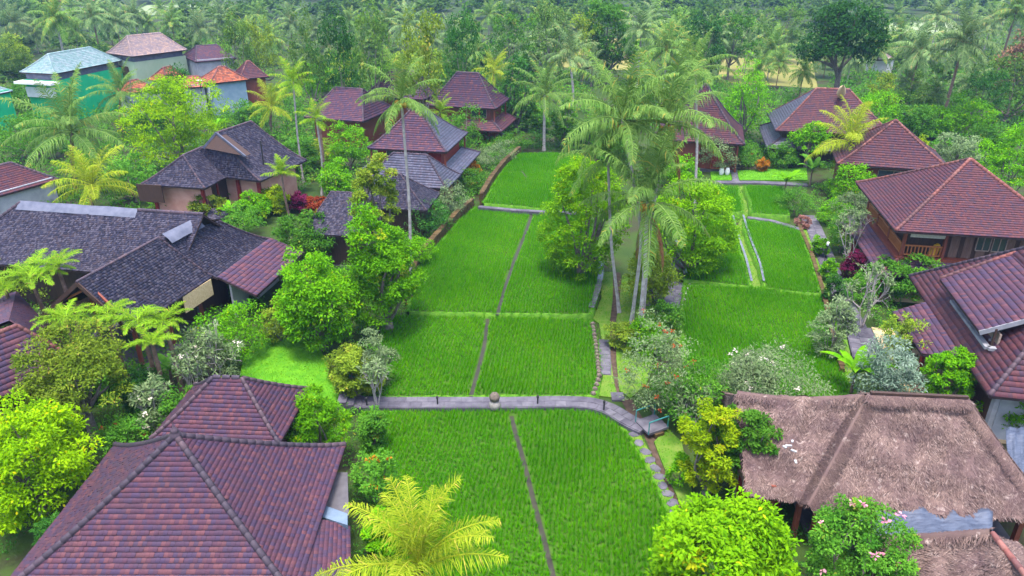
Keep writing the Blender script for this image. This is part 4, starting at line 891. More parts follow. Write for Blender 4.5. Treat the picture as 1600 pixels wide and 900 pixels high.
p = at(1372, 112, 0); rt, f = house('far_house', 'small pale roofed hut among the palms at upper right', (p[0], p[1]), 2.2, 1.8, 15, 2.6, 3.8, .8, 'pale', 'white_wall', tw=.4, th=.4, lift=.04, plinth=False, inset=.3)
# far fields
for pp, m_, in (([(858,104),(876,66),(968,60),(988,110)], 'goldfield'), ([(1120,128),(1128,90),(1268,92),(1278,138)], 'goldfield'), ([(195,24),(230,8),(345,6),(340,22)], 'palefield'), ([(1380,52),(1385,36),(1490,34),(1505,52)], 'palefield')):
    slab('field', pxpoly(pp, .02), -.02, .02, M[m_], kind='structure')

# ------------------------------------------------------------------ small things along the paths
def bollard(px, py, h, label):
    o = root('bollard_light', label, 'lamp', at(px, py, .1), 'black bollard lights'); mk('post', *tube([(0, 0, 0), (0, 0, h)], .045, 7), M['metal'], o)
    mk('lamp_head', *tube([(0, 0, h - .02), (0, 0, h + .02), (0, 0, h + .14), (0, 0, h + .17)], [.05, .075, .075, .03], 8), M['metal'], o)
    V, Fc = stone_mesh(int(px), .52, .42, .1); mk('base_stone', V, Fc, M['stone'], o)
for a in ((574, 639, .62, 'black bollard light at the left end of the stone path'), (684, 637, .62, 'black bollard light left of the round stone figure on the path'), (840, 636, .62, 'black bollard light right of the round stone figure on the path'), (943, 646, .7, 'black bollard light on the bend of the stone path'),
          (1047, 492, .7, 'black bollard light beside the slab path at the red-flowered shrub'), (1068, 444, .8, 'black bollard light at the corner of the slim paddy'), (799, 329, .55, 'tiny black post on the bund of the far paddy')): bollard(*a)
o = root('lamp_post', 'tall thin black lamp post beside the garden path', 'lamp', at(1286, 420, .12)); mk('post', *tube([(0, 0, 0), (0, 0, 2.0)], .035, 7), M['metal'], o); mk('lamp_head', *tube([(0, 0, 1.98), (0, 0, 2.05), (0, 0, 2.3), (0, 0, 2.34)], [.03, .1, .1, .02], 8), M['white_wall'], o)
o = root('lamp_post', 'black pole with lamp cap among the slim palms at upper left', 'lamp', at(510, 290, 0)); hh = height_at(o.location.y, 195); mk('post', *tube([(0, 0, 0), (0, 0, hh)], [.16, .12], 7), M['bark_brown'], o); mk('lamp_head', *tube([(0, 0, hh), (0, 0, hh + .2), (0, 0, hh + .8), (0, 0, hh + .9)], [.12, .36, .3, .1], 8), M['metal'], o)
o = root('stone_figure', 'small round mossy stone figure on pale base beside the path', 'statue', at(773, 637, .2)); mk('base', *tube([(0, 0, 0), (0, 0, .18), (0, 0, .34), (0, 0, .45)], [.3, .34, .3, .16], 10), M['pale_stone'], o, smooth=True); mk('head', *tube([(0, .05, .4), (0, .05, .5), (0, .05, .72), (0, .05, .9), (0, .05, .95)], [.14, .27, .31, .2, .04], 10), M['moss_stone'], o, smooth=True)
# foot bridge over the ditch, with a teal rail
o = root('foot_bridge', 'small stone foot bridge with teal rail over the brown ditch', 'bridge', at(1018, 667, 0)); b0, b1 = at(1003, 669, .34), at(1034, 658, .42); mb = MB().bar(b0, b1, 1.3, .14); wpart(mb.build('deck', M['stone2']), o)
for s in (-1, 1):
    dd = unit(b1 - b0); nn = V3(-dd[1], dd[0], 0)*.62*s
    for t_ in (0, .95): q = b0 + (b1 - b0)*t_ + nn; wpart(MB().bar(q, q + V3(0, 0, .75), .05).build('rail_post', M['teal_metal']), o)
    wpart(MB().bar(b0 + nn + V3(0, 0, .75), b0 + (b1 - b0)*.95 + nn + V3(0, 0, .75), .05).build('rail', M['teal_metal']), o)
    q = b0 + (b1 - b0)*.5 + nn*1.02; wpart(MB().box((q[0], q[1], 0), .55, .3, .3, math.atan2(dd[1], dd[0])).build('abutment', M['stonewall']), o)
o = root('stone_steps', 'dark stone steps with teal handrail at the left end of the path', 'steps', at(561, 630, 0))
for k in range(3): q = at(559 - 4*k, 629, .34); wpart(MB().box((q[0] - .25*k, q[1], 0), .5, 1.2, .4 + .17*k, .05).build('step', M['stone']), o)
q = at(569, 612, .3); wpart(MB().bar(q, q + V3(0, 0, .9), .05).build('rail_post', M['teal_metal']), o); wpart(MB().bar(q + V3(0, 0, .9), q + V3(-.8, 0, 1.1), .05).build('rail', M['teal_metal']), o)

# ------------------------------------------------------------------ vegetation
def leaves(P, D, Nn, ln, wd, rng):
    """leaf blades: P base points, D axis, Nn face normal"""
    n = len(P); D = unit(D); S = unit(np.cross(D, Nn)); U = np.cross(S, D); ln = np.asarray(ln).reshape(-1, 1)*np.ones((n, 1)); wd = np.asarray(wd).reshape(-1, 1)*np.ones((n, 1))
    mid = P + D*ln*.5
    V = np.stack([P, mid + S*wd*.5 + U*ln*.05, P + D*ln - U*ln*.16, mid - S*wd*.5 + U*ln*.05], 1).reshape(-1, 3)
    return V, np.arange(4*n).reshape(-1, 4)
def rdir(rng, n): return unit(rng.normal(0, 1, (n, 3)))
def clump_leaves(C, R, per, ln, wd, rng, flat=.75, droop=.25, level=1.0):
    """leaf tufts: C clump centres, R radii"""
    m = len(C)*per; c = np.repeat(C, per, 0); r = np.repeat(R, per)[:, None]
    d = rdir(rng, m); d[:, 2] = np.where(d[:, 2] < -.3, -d[:, 2]*.6, d[:, 2]); d = unit(d)
    P = c + d*r*(rng.random((m, 1))**.45)*[1, 1, flat]
    D = unit((d*.7 + rdir(rng, m)*.75 + V3(0, 0, -droop))*[1, 1, level]); Nn = unit(d*.5 + V3(0, 0, .95) + rdir(rng, m)*.4)
    V, Fc = leaves(P, D, Nn, ln*rng.uniform(.65, 1.25, m), wd*rng.uniform(.7, 1.2, m), rng)
    rn = np.clip(np.repeat(rng.normal(.45, .17, len(C)), per) + rng.normal(0, .17, m), 0, 1)
    return V, Fc, rn
def crown_clumps(rng, n, rx, ry, rz, zc, inner=.5, lump=.28, low=-.55):
    d = rdir(rng, n*3); d = d[d[:, 2] > low][:n]
    ph = rng.random(6)*6.28
    rad = 1 + lump*(np.sin(d[:, 0]*3.1 + ph[0])*np.sin(d[:, 1]*2.7 + ph[1]) + .6*np.sin(d[:, 2]*4 + ph[2] + 3*d[:, 0]))
    rr = rad*np.where(rng.random(len(d)) < .72, rng.uniform(.86, 1.03, len(d)), rng.uniform(inner, .86, len(d)))
    return d*rr[:, None]*[rx, ry, rz] + V3(0, 0, zc)
def limbs(rng, C, h0, r0, n=9, lean=(0, 0)):
    """trunk and limbs reaching for some of the clumps"""
    top = V3(lean[0], lean[1], h0); q = smooth_line([V3(0, 0, -.05), top*.4 + rng.normal(0, r0*.6, 3)*[1, 1, 0], top], 8); parts = [tube(q, np.linspace(r0*1.25, r0*.75, 8), 7)]
    idx = rng.choice(len(C), min(n, len(C)), replace=False)
    for i in idx:
        e = C[i]; m = (top*.55 + e*.45) + rng.normal(0, .12, 3)*np.linalg.norm(e - top); st = q[-1 - int(rng.integers(0, 3))]
        parts.append(tube(smooth_line([st, m, e], 7), np.linspace(r0*.5, r0*.1, 7), 4))
    return joinm(parts)
def tree(px, pb, pt, wpx, lf, label, seed, leaf=.24, dens=1.0, base=0.0, cb=.3, name='broadleaf_tree', cat='tree', clr=.24, trunk='bark', lump=.28, asp=1.0, group=None, cap=None, droop=.25, wr=.48, nl=9, flowers=None, dx=0):
    cap = min(cap or 30000, 19000) if cap else (10000 if leaf < .25 else 4300)
    rng = np.random.default_rng(seed); b = at(px, pb, base); b[2] = base; h = max(.6, height_at(b[1], pt) - base)
    rx = wpx/2*depth(b + V3(0, 0, h*.6))/F*.86; h0_ = h
    for _ in range(4):           # the crown's far side shows above its tip: lower the tip until the outline tops out at pt
        rz = h*(1 - cb)/2; ph = math.atan2(H - h*.6, b[1]); over = (math.hypot(rz*math.cos(ph), rx*asp*math.sin(ph)) - rz*math.cos(ph))/math.cos(ph)
        h = max(.45*h0_, .95*h0_ - over)
    rz = h*(1 - cb)/2; zc = h - rz*1.02
    nc = int(np.clip(125*(rx*rz/4)**.5*dens, 30, 300)); C = crown_clumps(rng, nc, rx, rx*asp, rz, zc, lump=lump, low=-.85 if cb < .16 else -.55); R = clr*min(rx, rz*1.3)*rng.uniform(.6, 1.25, len(C))
    area = 4*math.pi*rx*max(rz, rx*.5); per = int(np.clip(area*5.0*dens/(leaf*leaf*wr*.62)/len(C), 8, cap/len(C)))
    C += [dx, 0, 0]
    o = root(name, label, cat, b, group)
    V, Fc, rr = clump_leaves(C, R, per, leaf, leaf*wr, rng, droop=droop); mk('crown', V, Fc, LEAF[lf], o, rnd=rr)
    h0 = max(.3, h*cb*1.15); V, Fc, rr = limbs(rng, C, h0, max(.05, .055*h**.8 if name != 'shrub' else .04), nl); mk('trunk', V, Fc, M[trunk], o, smooth=True)
    if flowers:
        m, nf, sz = flowers; k = rng.choice(len(C), nf); d = rdir(rng, nf); d[:, 2] = np.abs(d[:, 2]); P = C[k] + d*R[k][:, None]*1.05
        V, Fc, rr = clump_leaves(P, np.full(nf, sz*.5), 9, sz, sz*.7, rng); mk('blossom', V, Fc, LEAF[m], o, rnd=rr)
    return o
def shrub(px, pb, pt, wpx, lf, label, seed, **k):
    k.setdefault('leaf', .17); k.setdefault('cb', .06); k.setdefault('cap', 3500); k.setdefault('clr', .3); return tree(px, pb, pt, wpx, lf, label, seed, name=k.pop('name', 'shrub'), cat=k.pop('cat', 'shrub'), **k)
def frangipani(px, pb, pt, wpx, label, seed, lf='grey', dens=.6, flowers=12, base=0.0):
    rng = np.random.default_rng(seed); b = at(px, pb, base); h = height_at(b[1], pt) - base; rx = wpx/2*depth(b + V3(0, 0, h/2))/F
    o = root('frangipani_tree', label, 'tree', b); parts = []; tips = []
    def grow(p, d, L, r, lv):
        q = p + d*L; m = (p + q)/2 + rng.normal(0, .07*L, 3); parts.append(tube(smooth_line([p, m, q], 4), np.linspace(r, r*.75, 4), 4))
        if lv == 0: tips.append((q, d)); return
        for k in range(3 if rng.random() < .55 else 2):
            a = rdir(rng, 1)[0]; grow(q, unit(d*.75 + a*.75 + V3(0, 0, .22)), L*rng.uniform(.62, .85), r*.68, lv - 1)
    for k in range(3): grow(V3(0, 0, 0), unit(V3(math.cos(k*2.1 + seed), math.sin(k*2.1 + seed), 1.2)*[.6, .6, 1]), h*.28, .1, 4)
    V, Fc, rr = joinm(parts); ext = np.abs(V[:, :2]).max(); s = V3(rx/ext, rx/ext, h/(V[:, 2].max() + .15)); V = V*s
    mk('trunk', V, Fc, M['twig'], o, smooth=True); T = np.array([t[0] for t in tips])*s; T = T[rng.random(len(T)) < dens]
    V, Fc, rr = clump_leaves(T, np.full(len(T), .2), 13, .34, .10, rng, droop=0.0); mk('crown', V, Fc, LEAF[lf], o, rnd=rr)
    if flowers and len(T): P = T[rng.choice(len(T), min(flowers, len(T)))] + V3(0, 0, .12); V, Fc, rr = clump_leaves(P, np.full(len(P), .1), 8, .16, .1, rng); mk('blossom', V, Fc, LEAF['white'], o, rnd=rr)
    return o
# ---- palm fronds
def frond(L, e0, e1, nl, lw, ll, hang, rng, twist=.0):
    """arching rachis with two rows of leaflets; e0/e1 elevation at foot and tip"""
    n = 14; e = e0 + (e1 - e0)*np.linspace(0, 1, n)**1.25; st = L/(n - 1); P = np.zeros((n, 3))
    for i in range(1, n): P[i] = P[i-1] + st*V3(math.cos(e[i]), 0, math.sin(e[i]))
    P[:, 1] += twist*L*np.linspace(0, 1, n)**2
    parts = [(*tube(P, np.linspace(.055, .01, n), 4), np.full((n - 1)*4, .88))]
    T = unit(np.gradient(P, axis=0)); t = np.linspace(.13, .99, nl); ii = t*(n - 1); i0 = np.minimum(ii.astype(int), n - 2); fr = (ii - i0)[:, None]
    p = P[i0]*(1 - fr) + P[i0+1]*fr; d = unit(T[i0]*(1 - fr) + T[i0+1]*fr); side = np.tile(V3(0, 1, 0), (nl, 1)); up = np.cross(d, side)*-1; up = np.where(up[:, 2:3] < 0, -up, up)
    lf = ll*(np.sin(np.clip(t, 0, 1)**.75*math.pi*.93 + .22)**.8*.85 + .18)
    for s in (-1, 1):
        l = (lf*rng.uniform(.85, 1.12, nl))[:, None]; jn = rng.normal(0, .15, (nl, 3))
        D1 = unit(side*s*.9 + d*.55 + up*(.32 - hang*.5) + jn); m = p + D1*l*.5
        D2 = unit(side*s*.45 + d*.45 + V3(0, 0, -1)*hang*1.5 + jn*1.5 + up*.05); q = m + D2*l*.55
        w_ = lw*rng.uniform(.8, 1.15, (nl, 1)); S1 = unit(np.cross(D1, up) + 1e-6)*w_/2
        V = np.stack([p - S1*.5, p + S1*.5, m + S1, m - S1, q + S1*.12, q - S1*.12], 1).reshape(-1, 3); ix = np.arange(nl)[:, None]*6
        Fc = np.hstack([ix + [[0, 1, 2, 3]], ix + [[3, 2, 4, 5]]]).reshape(-1, 4)
        yel = np.where(t > .86, .25, 0)*rng.random(nl) + np.where(rng.random(nl) < .05, .5, 0)
        parts.append((V, Fc, np.repeat(np.clip(rng.normal(.45, .2, nl) + yel, 0, 1), 2)))
    return joinm(parts)
rp = np.random.default_rng(21)
D2R = math.radians
FROND = {}   # elevation class -> meshes (unit length 1 m = scaled)
def mesh_only(name, V, Fc, rr, m): o = mk(name, V, Fc, m, rnd=rr); me = o.data; bpy.data.objects.remove(o); return me
FSPEC = [(84, 48, .35), (68, 10, .6), (48, -18, .85), (26, -42, 1.05), (4, -60, 1.15), (-20, -74, 1.2), (-50, -88, 1.2)]
def frond_set(lf, nl=46, lw=.085, ll=1.02, L=4.6, soft=1.0):
    out = []
    for k, (a, b, hg) in enumerate(FSPEC):
        out.append([mesh_only('frond', *frond(L, D2R(a), D2R(b*soft), nl, lw, ll, hg*soft, rp, rp.uniform(-.12, .12)), LEAF[lf if k < 6 else 'deadfrond']) for _ in range(2)])
    return out
FS = {'palm': frond_set('palm', 60, .052, .92), 'palmyel': frond_set('palmyel', 58, .034, .92, 3.6, .85), 'palmlime': frond_set('palmlime', 50, .055, 1.0, 3.8, .7), 'palmdark': frond_set('palmdark', 44, .075, 1.1)}
def ring_trunk(p0, p1, r0, r1, rng, bow=.03, n=18):
    m = (p0 + p1)/2 + rng.normal(0, 1, 3)*[1, 1, 0]*np.linalg.norm(p1 - p0)*bow; q = smooth_line([p0, m, p1], n); r = np.linspace(r0, r1, n)*(1 + .05*(np.arange(n) % 2)); r[0] *= 1.5; r[1] *= 1.15
    return tube(q, r, 8)
def palm(px, pb, cx, cy, rpx, lf, label, seed, nf=20, trunk='bark_pale', tr=.16, nuts=0, dead=0, group=None, up=1.0, name='coconut_palm', minel=5):
    """px, pb: foot; cx, cy: crown centre; rpx: frond reach in photo pixels"""
    rng = np.random.default_rng(seed); b = at(px, pb, 0); h = height_at(b[1], cy); dp = depth(b + V3(0, 0, h)); dxw = (cx - 800)/F*dp - b[0]
    top = V3(dxw, 0, h); o = root(name, label, 'palm', b, group); mk('trunk', *ring_trunk(V3(0, 0, -.05), top, tr*1.15, tr*.8, rng), M[trunk], o, smooth=True)
    base_len = {'palm': 4.6, 'palmyel': 3.6, 'palmlime': 3.8, 'palmdark': 4.6}[lf]; s0 = rpx*dp/F/(base_len*.82)
    for k in range(nf):
        f_ = (k + .5)/nf; el = min(minel, int(f_**.95*5.6*up)) if minel < 6 else int(f_*7); me = FS[lf][el][int(rng.integers(2))]
        fo = link('frond', me, o, loc=top + V3(0, 0, .1 - .25*f_)); fo.rotation_euler = (rng.normal(0, .08), rng.normal(0, .06), k*2.39996 + rng.normal(0, .18)); fo.scale = [s0*rng.uniform(.86, 1.1)]*3
    for k in range(dead):
        fo = link('frond', FS[lf][6][k % 2], o, loc=top - V3(0, 0, .35)); fo.rotation_euler = (0, 0, -.5 + k*.75 + rng.normal(0, .2)); fo.scale = (s0*.72, s0*.3, s0*.85)
    if nuts:
        for k in range(nuts):
            a = k*2.4; r_ = rng.uniform(.25, .42); V, Fc = tube([V3(0, 0, z) for z in (-.17, -.12, 0, .12, .16)], [.03, .11, .15, .1, .03], 7); mk('coconut', V, Fc, M['coconut'], o, smooth=True, loc=top + V3(r_*math.cos(a), r_*math.sin(a), -.25 - rng.uniform(0, .4)))
    return o
# joined palm crowns for the far ones
def far_crown(lf, seed, nf=26, nl=30, lw=.11):
    r = np.random.default_rng(seed); parts = []
    for k in range(nf):
        f_ = (k + .5)/nf; a, b, hg = FSPEC[min(5, int(f_*6.3))]; V, Fc, rr = frond(4.6*r.uniform(.85, 1.1), D2R(a), D2R(b), nl, lw, 1.05, hg, r); th = k*2.4 + r.normal(0, .2); c, s = math.cos(th), math.sin(th)
        parts.append((V @ np.array([[c, s, 0], [-s, c, 0], [0, 0, 1]]), Fc, np.clip(rr + r.normal(0, .1), 0, 1)))
    return mesh_only('crown', *joinm(parts), LEAF[lf])
FARC = [far_crown('palmdark', 60 + k) for k in range(4)] + [far_crown('palm', 70 + k) for k in range(3)]
FTRUNK = [mesh_only('trunk', *ring_trunk(V3(0, 0, 0), V3(.03, 0, 1.0), .02, .014, np.random.default_rng(k), .02, 12), None, M['bark_brown' if k else 'bark_pale']) for k in range(2)]
def far_palm(cx, cy, rpx, label, k, hgt=None, pb=None, group='far coconut palms'):
    """crown centre at cx, cy; stands where a palm of height hgt would put its crown there"""
    dp = 4.3*F/rpx; X, Y = (cx - 800)/F, (450 - cy)/F; h = H + dp*(-SP + Y*CP); b = V3(X*dp, dp*(CP + Y*SP), 0)
    if h < 4.5: k_ = (H - 4.5)/(H - h); b *= k_; dp *= k_; h = 4.5
    o = root('coconut_palm', label, 'palm', b, group); t_ = link('trunk', FTRUNK[k % 2], o); t_.scale = (h*.9, h*.9, h)
    c = link('crown', FARC[k % len(FARC)], o, loc=(.03*h*.9, 0, h)); s = rpx*dp/F/3.9; c.scale = (s, s, s*1.02); c.rotation_euler = (0, 0, k*1.37); return o
ORD = ['first', 'second', 'third', 'fourth', 'fifth', 'sixth', 'seventh', 'eighth', 'ninth', 'tenth', 'eleventh', 'twelfth', 'thirteenth', 'fourteenth']
# ---- near and middle palms
palm(643, 474, 627, 154, 70, 'palm', 'tall slender coconut palm rising alone left of the long paddy', 1, 18, nuts=7, tr=.10)
palm(998, 528, 1012, 314, 110, 'palm', 'front coconut palm of the central clump with yellow nuts and hanging dead fronds', 2, 17, nuts=14, dead=4, tr=.12)
palm(986, 508, 972, 186, 104, 'palm', 'coconut palm with its crown highest left in the central clump', 3, 21, nuts=6, tr=.11)
palm(1004, 500, 1042, 190, 106, 'palm', 'coconut palm with its crown highest right in the central clump', 4, 21, nuts=6, dead=2, tr=.11)
palm(968, 490, 950, 246, 80, 'palm', 'coconut palm half hidden at the left of the central clump', 5, 15, tr=.10)
palm(1085, 330, 1086, 110, 60, 'palm', 'coconut palm behind the central clump touching the steep brown roof', 6, 16, tr=.12)
palm(645, 1040, 655, 890, 138, 'palmyel', 'young yellow-green palm at the bottom edge in front of the paddy', 7, 19, tr=.2, up=.62, trunk='bark_brown')
palm(147, 338, 145, 290, 62, 'palmyel', 'golden yellow palm behind the grey-capped shingled ridge', 8, 18, tr=.17, up=.9, trunk='bark_brown')
palm(118, 300, 112, 205, 86, 'palm', 'wide spreading palm left of the big bright tree', 9, 22, tr=.2, trunk='bark_brown')
palm(192, 220, 188, 146, 46, 'palm', 'palm in front of the bright green hall wall', 10, 20, tr=.18, trunk='bark_brown')
palm(1328, 300, 1328, 222, 62, 'palmyel', 'golden palm with drooping fronds among the right hand roofs', 11, 20, tr=.2, trunk='bark_brown')
palm(850, 235, 851, 148, 50, 'palm', 'coconut palm standing at the far end of the far paddy', 12, 20, tr=.17, nuts=5)
palm(889, 200, 890, 88, 42, 'palmdark', 'dark coconut palm with a clear trunk right of the far end palm', 13, 18, tr=.17)
palm(770, 175, 771, 112, 34, 'palmyel', 'yellow palm behind the mauve two-storey roof', 14, 17, trunk='bark_brown')
palm(426, 215, 424, 166, 36, 'palmyel', 'yellow palm right behind the dark gablet roof', 15, 17, trunk='bark_brown')
palm(474, 285, 458, 128, 34, 'palmlime', 'slim tall palm with a thin pale trunk right of the gablet roof', 16, 13, tr=.1)
palm(503, 305, 494, 186, 32, 'palmlime', 'slim palm right of the pole with lamp cap', 17, 12, tr=.1)
palm(452, 338, 440, 272, 28, 'palmlime', 'small green fan-crowned palm in front of the gablet house', 18, 15, tr=.11, trunk='bark_brown', up=.7)
palm(545, 170, 540, 110, 32, 'palmyel', 'yellowish palm left of the tall palm crown', 19, 17, trunk='bark_brown')
palm(650, 240, 688, 175, 26, 'palmlime', 'small lime palm peeping over the two-tier roof', 20, 14, trunk='bark_brown')
# ---- near and middle broadleaf trees
TREES = [ # px, base py, top py, width px, leaf, label, options
 (70, 800, 612, 205, 'lime', 'dense lime tree crowding the left slope of the big pyramid roof', dict(leaf=.2, cb=.12, cap=22000)),
 (150, 690, 506, 165, 'olive', 'rounded yellow-green tree between the mauve roof and the frangipani', dict(leaf=.18, cb=.32, cap=13000)),
 (503, 545, 388, 138, 'bright', 'bright green bushy tree beside the left lawn', dict(leaf=.22, cb=.12, cap=20000, dens=1.2)),
 (604, 520, 330, 118, 'bright', 'bright green tree at the foot of the tall slender palm', dict(leaf=.22, cb=.12, cap=20000, dens=1.2)),
 (592, 440, 232, 78, 'olive', 'open thin yellow-green tree before the dark shingled roofs', dict(leaf=.2, cb=.3, dens=.45, nl=16)),
 (908, 436, 232, 132, 'midlime', 'big dense lime tree left of the central palms', dict(leaf=.23, cb=.02, clr=.2, cap=22000, lump=.14, dens=1.5)),
 (1078, 428, 266, 136, 'midlime', 'big dense lime tree right of the central palms', dict(leaf=.23, cb=.02, clr=.2, cap=22000, lump=.14, dens=1.5)),
 (1012, 478, 372, 92, 'olive', 'low yellow-green tree under the central palms', dict(leaf=.2, cb=.1, cap=8000)),
 (1108, 1020, 752, 246, 'midlime', 'glossy lime tree with large leaves at the bottom edge', dict(leaf=.235, cb=.2, wr=.46, cap=19000, dens=1.2)),
 (1103, 772, 612, 92, 'yellow', 'yellow-green tree against the left end of the long thatch', dict(leaf=.16, cb=.1, cap=11000)),
 (1152, 775, 632, 92, 'mid', 'dark green tree overlapping the left end of the long thatch', dict(leaf=.18, cb=.28, cap=9000)),
 (1318, 960, 768, 170, 'mid', 'rounded bush tree dotted with pink blossoms in front of the thatch', dict(leaf=.15, cb=.05, cap=14000, clr=.2, lump=.15, flowers=('pink', 16, .16))),
 (1563, 335, 178, 108, 'bright', 'round bright tree at the right edge behind the balcony house', dict(leaf=.26, cb=.08, clr=.2, cap=10000)),
 (1158, 222, 98, 84, 'bright', 'bright green tree between the steep roof and the broad brown roof', dict(leaf=.32, cb=.08, clr=.2)),
 (285, 270, 122, 150, 'lime', 'large bright yellow-green tree behind the dark gablet roof', dict(leaf=.32, cb=.1, clr=.18, cap=12000)),
 (215, 315, 242, 72, 'mid', 'dark green rounded tree left of the gablet roof', dict(leaf=.26, cb=.1)),
 (60, 250, 170, 100, 'mid', 'mid green tree behind the wide spreading palm', dict(leaf=.32, cb=.1)),
 (52, 175, 126, 72, 'mid', 'flat green tree in front of the teal roofed hall', dict(leaf=.32, cb=.15)),
 (505, 160, 94, 56, 'bright', 'bright green tree left of the yellowish palm', dict(leaf=.36, cb=.1)),
 (748, 215, 128, 84, 'bright', 'feathery light green bamboo-like tree before the mauve two-storey house', dict(leaf=.34, cb=.08, wr=.22, lump=.4)),
 (722, 250, 170, 76, 'mid', 'mid green tree at the corner of the two-tier roof', dict(leaf=.28, cb=.08)),
 (806, 205, 84, 52, 'dark', 'dark columnar tree behind the mauve two-storey house', dict(leaf=.36, cb=.08)),
 (925, 235, 190, 60, 'dark', 'dark evergreen bush at the head of the far paddy', dict(leaf=.3, cb=.05)),
 (880, 228, 160, 46, 'mid', 'green tree with yellow top beside the far end palm', dict(leaf=.3, cb=.05)),
 (1300, 170, 4, 118, 'dark', 'very tall dark spreading tree standing above the palms, upper right', dict(leaf=.62, cb=.35, cap=7000, clr=.2)),
 (948, 130, -10, 86, 'mid', 'tall bright forest tree rising above the central palm crowns', dict(leaf=.6, cb=.15, cap=7000, clr=.2)),
 (655, 130, 76, 90, 'olive', 'yellowish forest tree behind the tall palm crown', dict(leaf=.5, cb=.1)),
 (1355, 215, 138, 92, 'bright', 'bright green tree behind the golden palm', dict(leaf=.32, cb=.08)),
 (1425, 218, 158, 66, 'mid', 'green tree right behind the brown pyramid roof', dict(leaf=.32, cb=.08)),
 (1500, 215, 148, 80, 'bright', 'light green tree left of the round bright tree', dict(leaf=.32, cb=.08)),
 (1490, 262, 205, 74, 'grey', 'pale thin-leaved bush right of the brown pyramid roof', dict(leaf=.28, cb=.05, dens=.5)),
 (1590, 145, 50, 90, 'rust', 'reddish brown leaved tree at the upper right edge', dict(leaf=.5, cb=.1, dens=.5)),
 (1570, 190, 78, 150, 'forest', 'broad dark tree behind the round bright tree', dict(leaf=.5, cb=.08)),
 (1470, 645, 540, 76, 'bright', 'small green and yellow tree in front of the tiled canopy', dict(leaf=.17, cb=.15)),
 (1330, 330, 255, 78, 'bright', 'bright leafy tree left of the balcony house roof corner', dict(leaf=.26, cb=.1)),
 (1405, 470, 395, 92, 'mid', 'green tree between the balcony house and the clerestory house', dict(leaf=.22, cb=.1)),
 (1258, 262, 190, 56, 'bright', 'small tree with pale trunk before the broad brown roof', dict(leaf=.28, cb=.35)),
 (560, 620, 540, 76, 'olive', 'yellow-green bush tree at the left end of the stone path', dict(leaf=.18, cb=.08)),
 (500, 720, 610, 96, 'bright', 'feathery bright green tree behind the right corner of the pyramid roof', dict(leaf=.2, cb=.1, wr=.3)),
 (480, 420, 335, 92, 'mid', 'green tree beside the red lean-to roof', dict(leaf=.22, cb=.1)),
 (330, 340, 300, 60, 'olive', 'yellow leaved small tree below the pink walls', dict(leaf=.22, cb=.1)),
 (430, 330, 290, 60, 'yellow', 'yellow-green shrubby tree left of the small fan-crowned palm', dict(leaf=.22, cb=.05)),
 (548, 265, 190, 62, 'bright', 'bright tree left of the two-tier pyramid roof', dict(leaf=.26, cb=.08)),
 (285, 175, 105, 60, 'dark', 'dark round tree behind the orange cottages', dict(leaf=.36, cb=.1)),
 (35, 120, 55, 46, 'olive', 'columnar yellowish tree left of the teal roofed hall', dict(leaf=.5, cb=.05)),
 (470, 268, 212, 62, 'mid', 'green tree between the two slim palms', dict(leaf=.28, cb=.06)),
 (528, 312, 248, 62, 'bright', 'bright shrubby tree right of the slim palms', dict(leaf=.26, cb=.05)),
 (395, 345, 302, 66, 'bright', 'bright shrubby tree under the gablet house terrace', dict(leaf=.24, cb=.05)),
 (610, 130, 100, 46, 'bright', 'bright tree behind the pale mauve roof', dict(leaf=.4, cb=.06)),
 (838, 205, 165, 44, 'mid', 'green tree between the porch roof and the far end palm', dict(leaf=.3, cb=.05)),
 (1062, 292, 240, 56, 'bright', 'bright bushy tree left of the steep brown roof', dict(leaf=.26, cb=.05)),
 (1455, 215, 165, 70, 'bright', 'light bushy tree behind the right slope of the brown pyramid roof', dict(leaf=.32, cb=.06)),
 (1535, 250, 200, 66, 'mid', 'mid green tree just left of the round bright tree', dict(leaf=.3, cb=.06)),
 (1400, 182, 140, 60, 'dark', 'dark leafy tree behind the golden palm and pyramid roof', dict(leaf=.34, cb=.06)),
 (130, 150, 108, 50, 'mid', 'small green tree against the bright green hall wall', dict(leaf=.36, cb=.06)),
 (395, 195, 158, 56, 'mid', 'green tree left of the yellow palm behind the gablet roof', dict(leaf=.32, cb=.06)),
 (240, 205, 160, 56, 'mid', 'green tree in front of the little orange roofs', dict(leaf=.34, cb=.06)),
 (20, 310, 262, 60, 'mid', 'green tree beside the small brown roofed house', dict(leaf=.28, cb=.06)),
 (1290, 185, 150, 40, 'bright', 'small bright tree over the broad brown roof ridge', dict(leaf=.34, cb=.06)),
]
for k, (px, pb, pt, wp, lf, lab, opt) in enumerate(TREES): tree(px, pb, pt, wp, lf, lab, 100 + k, **opt)
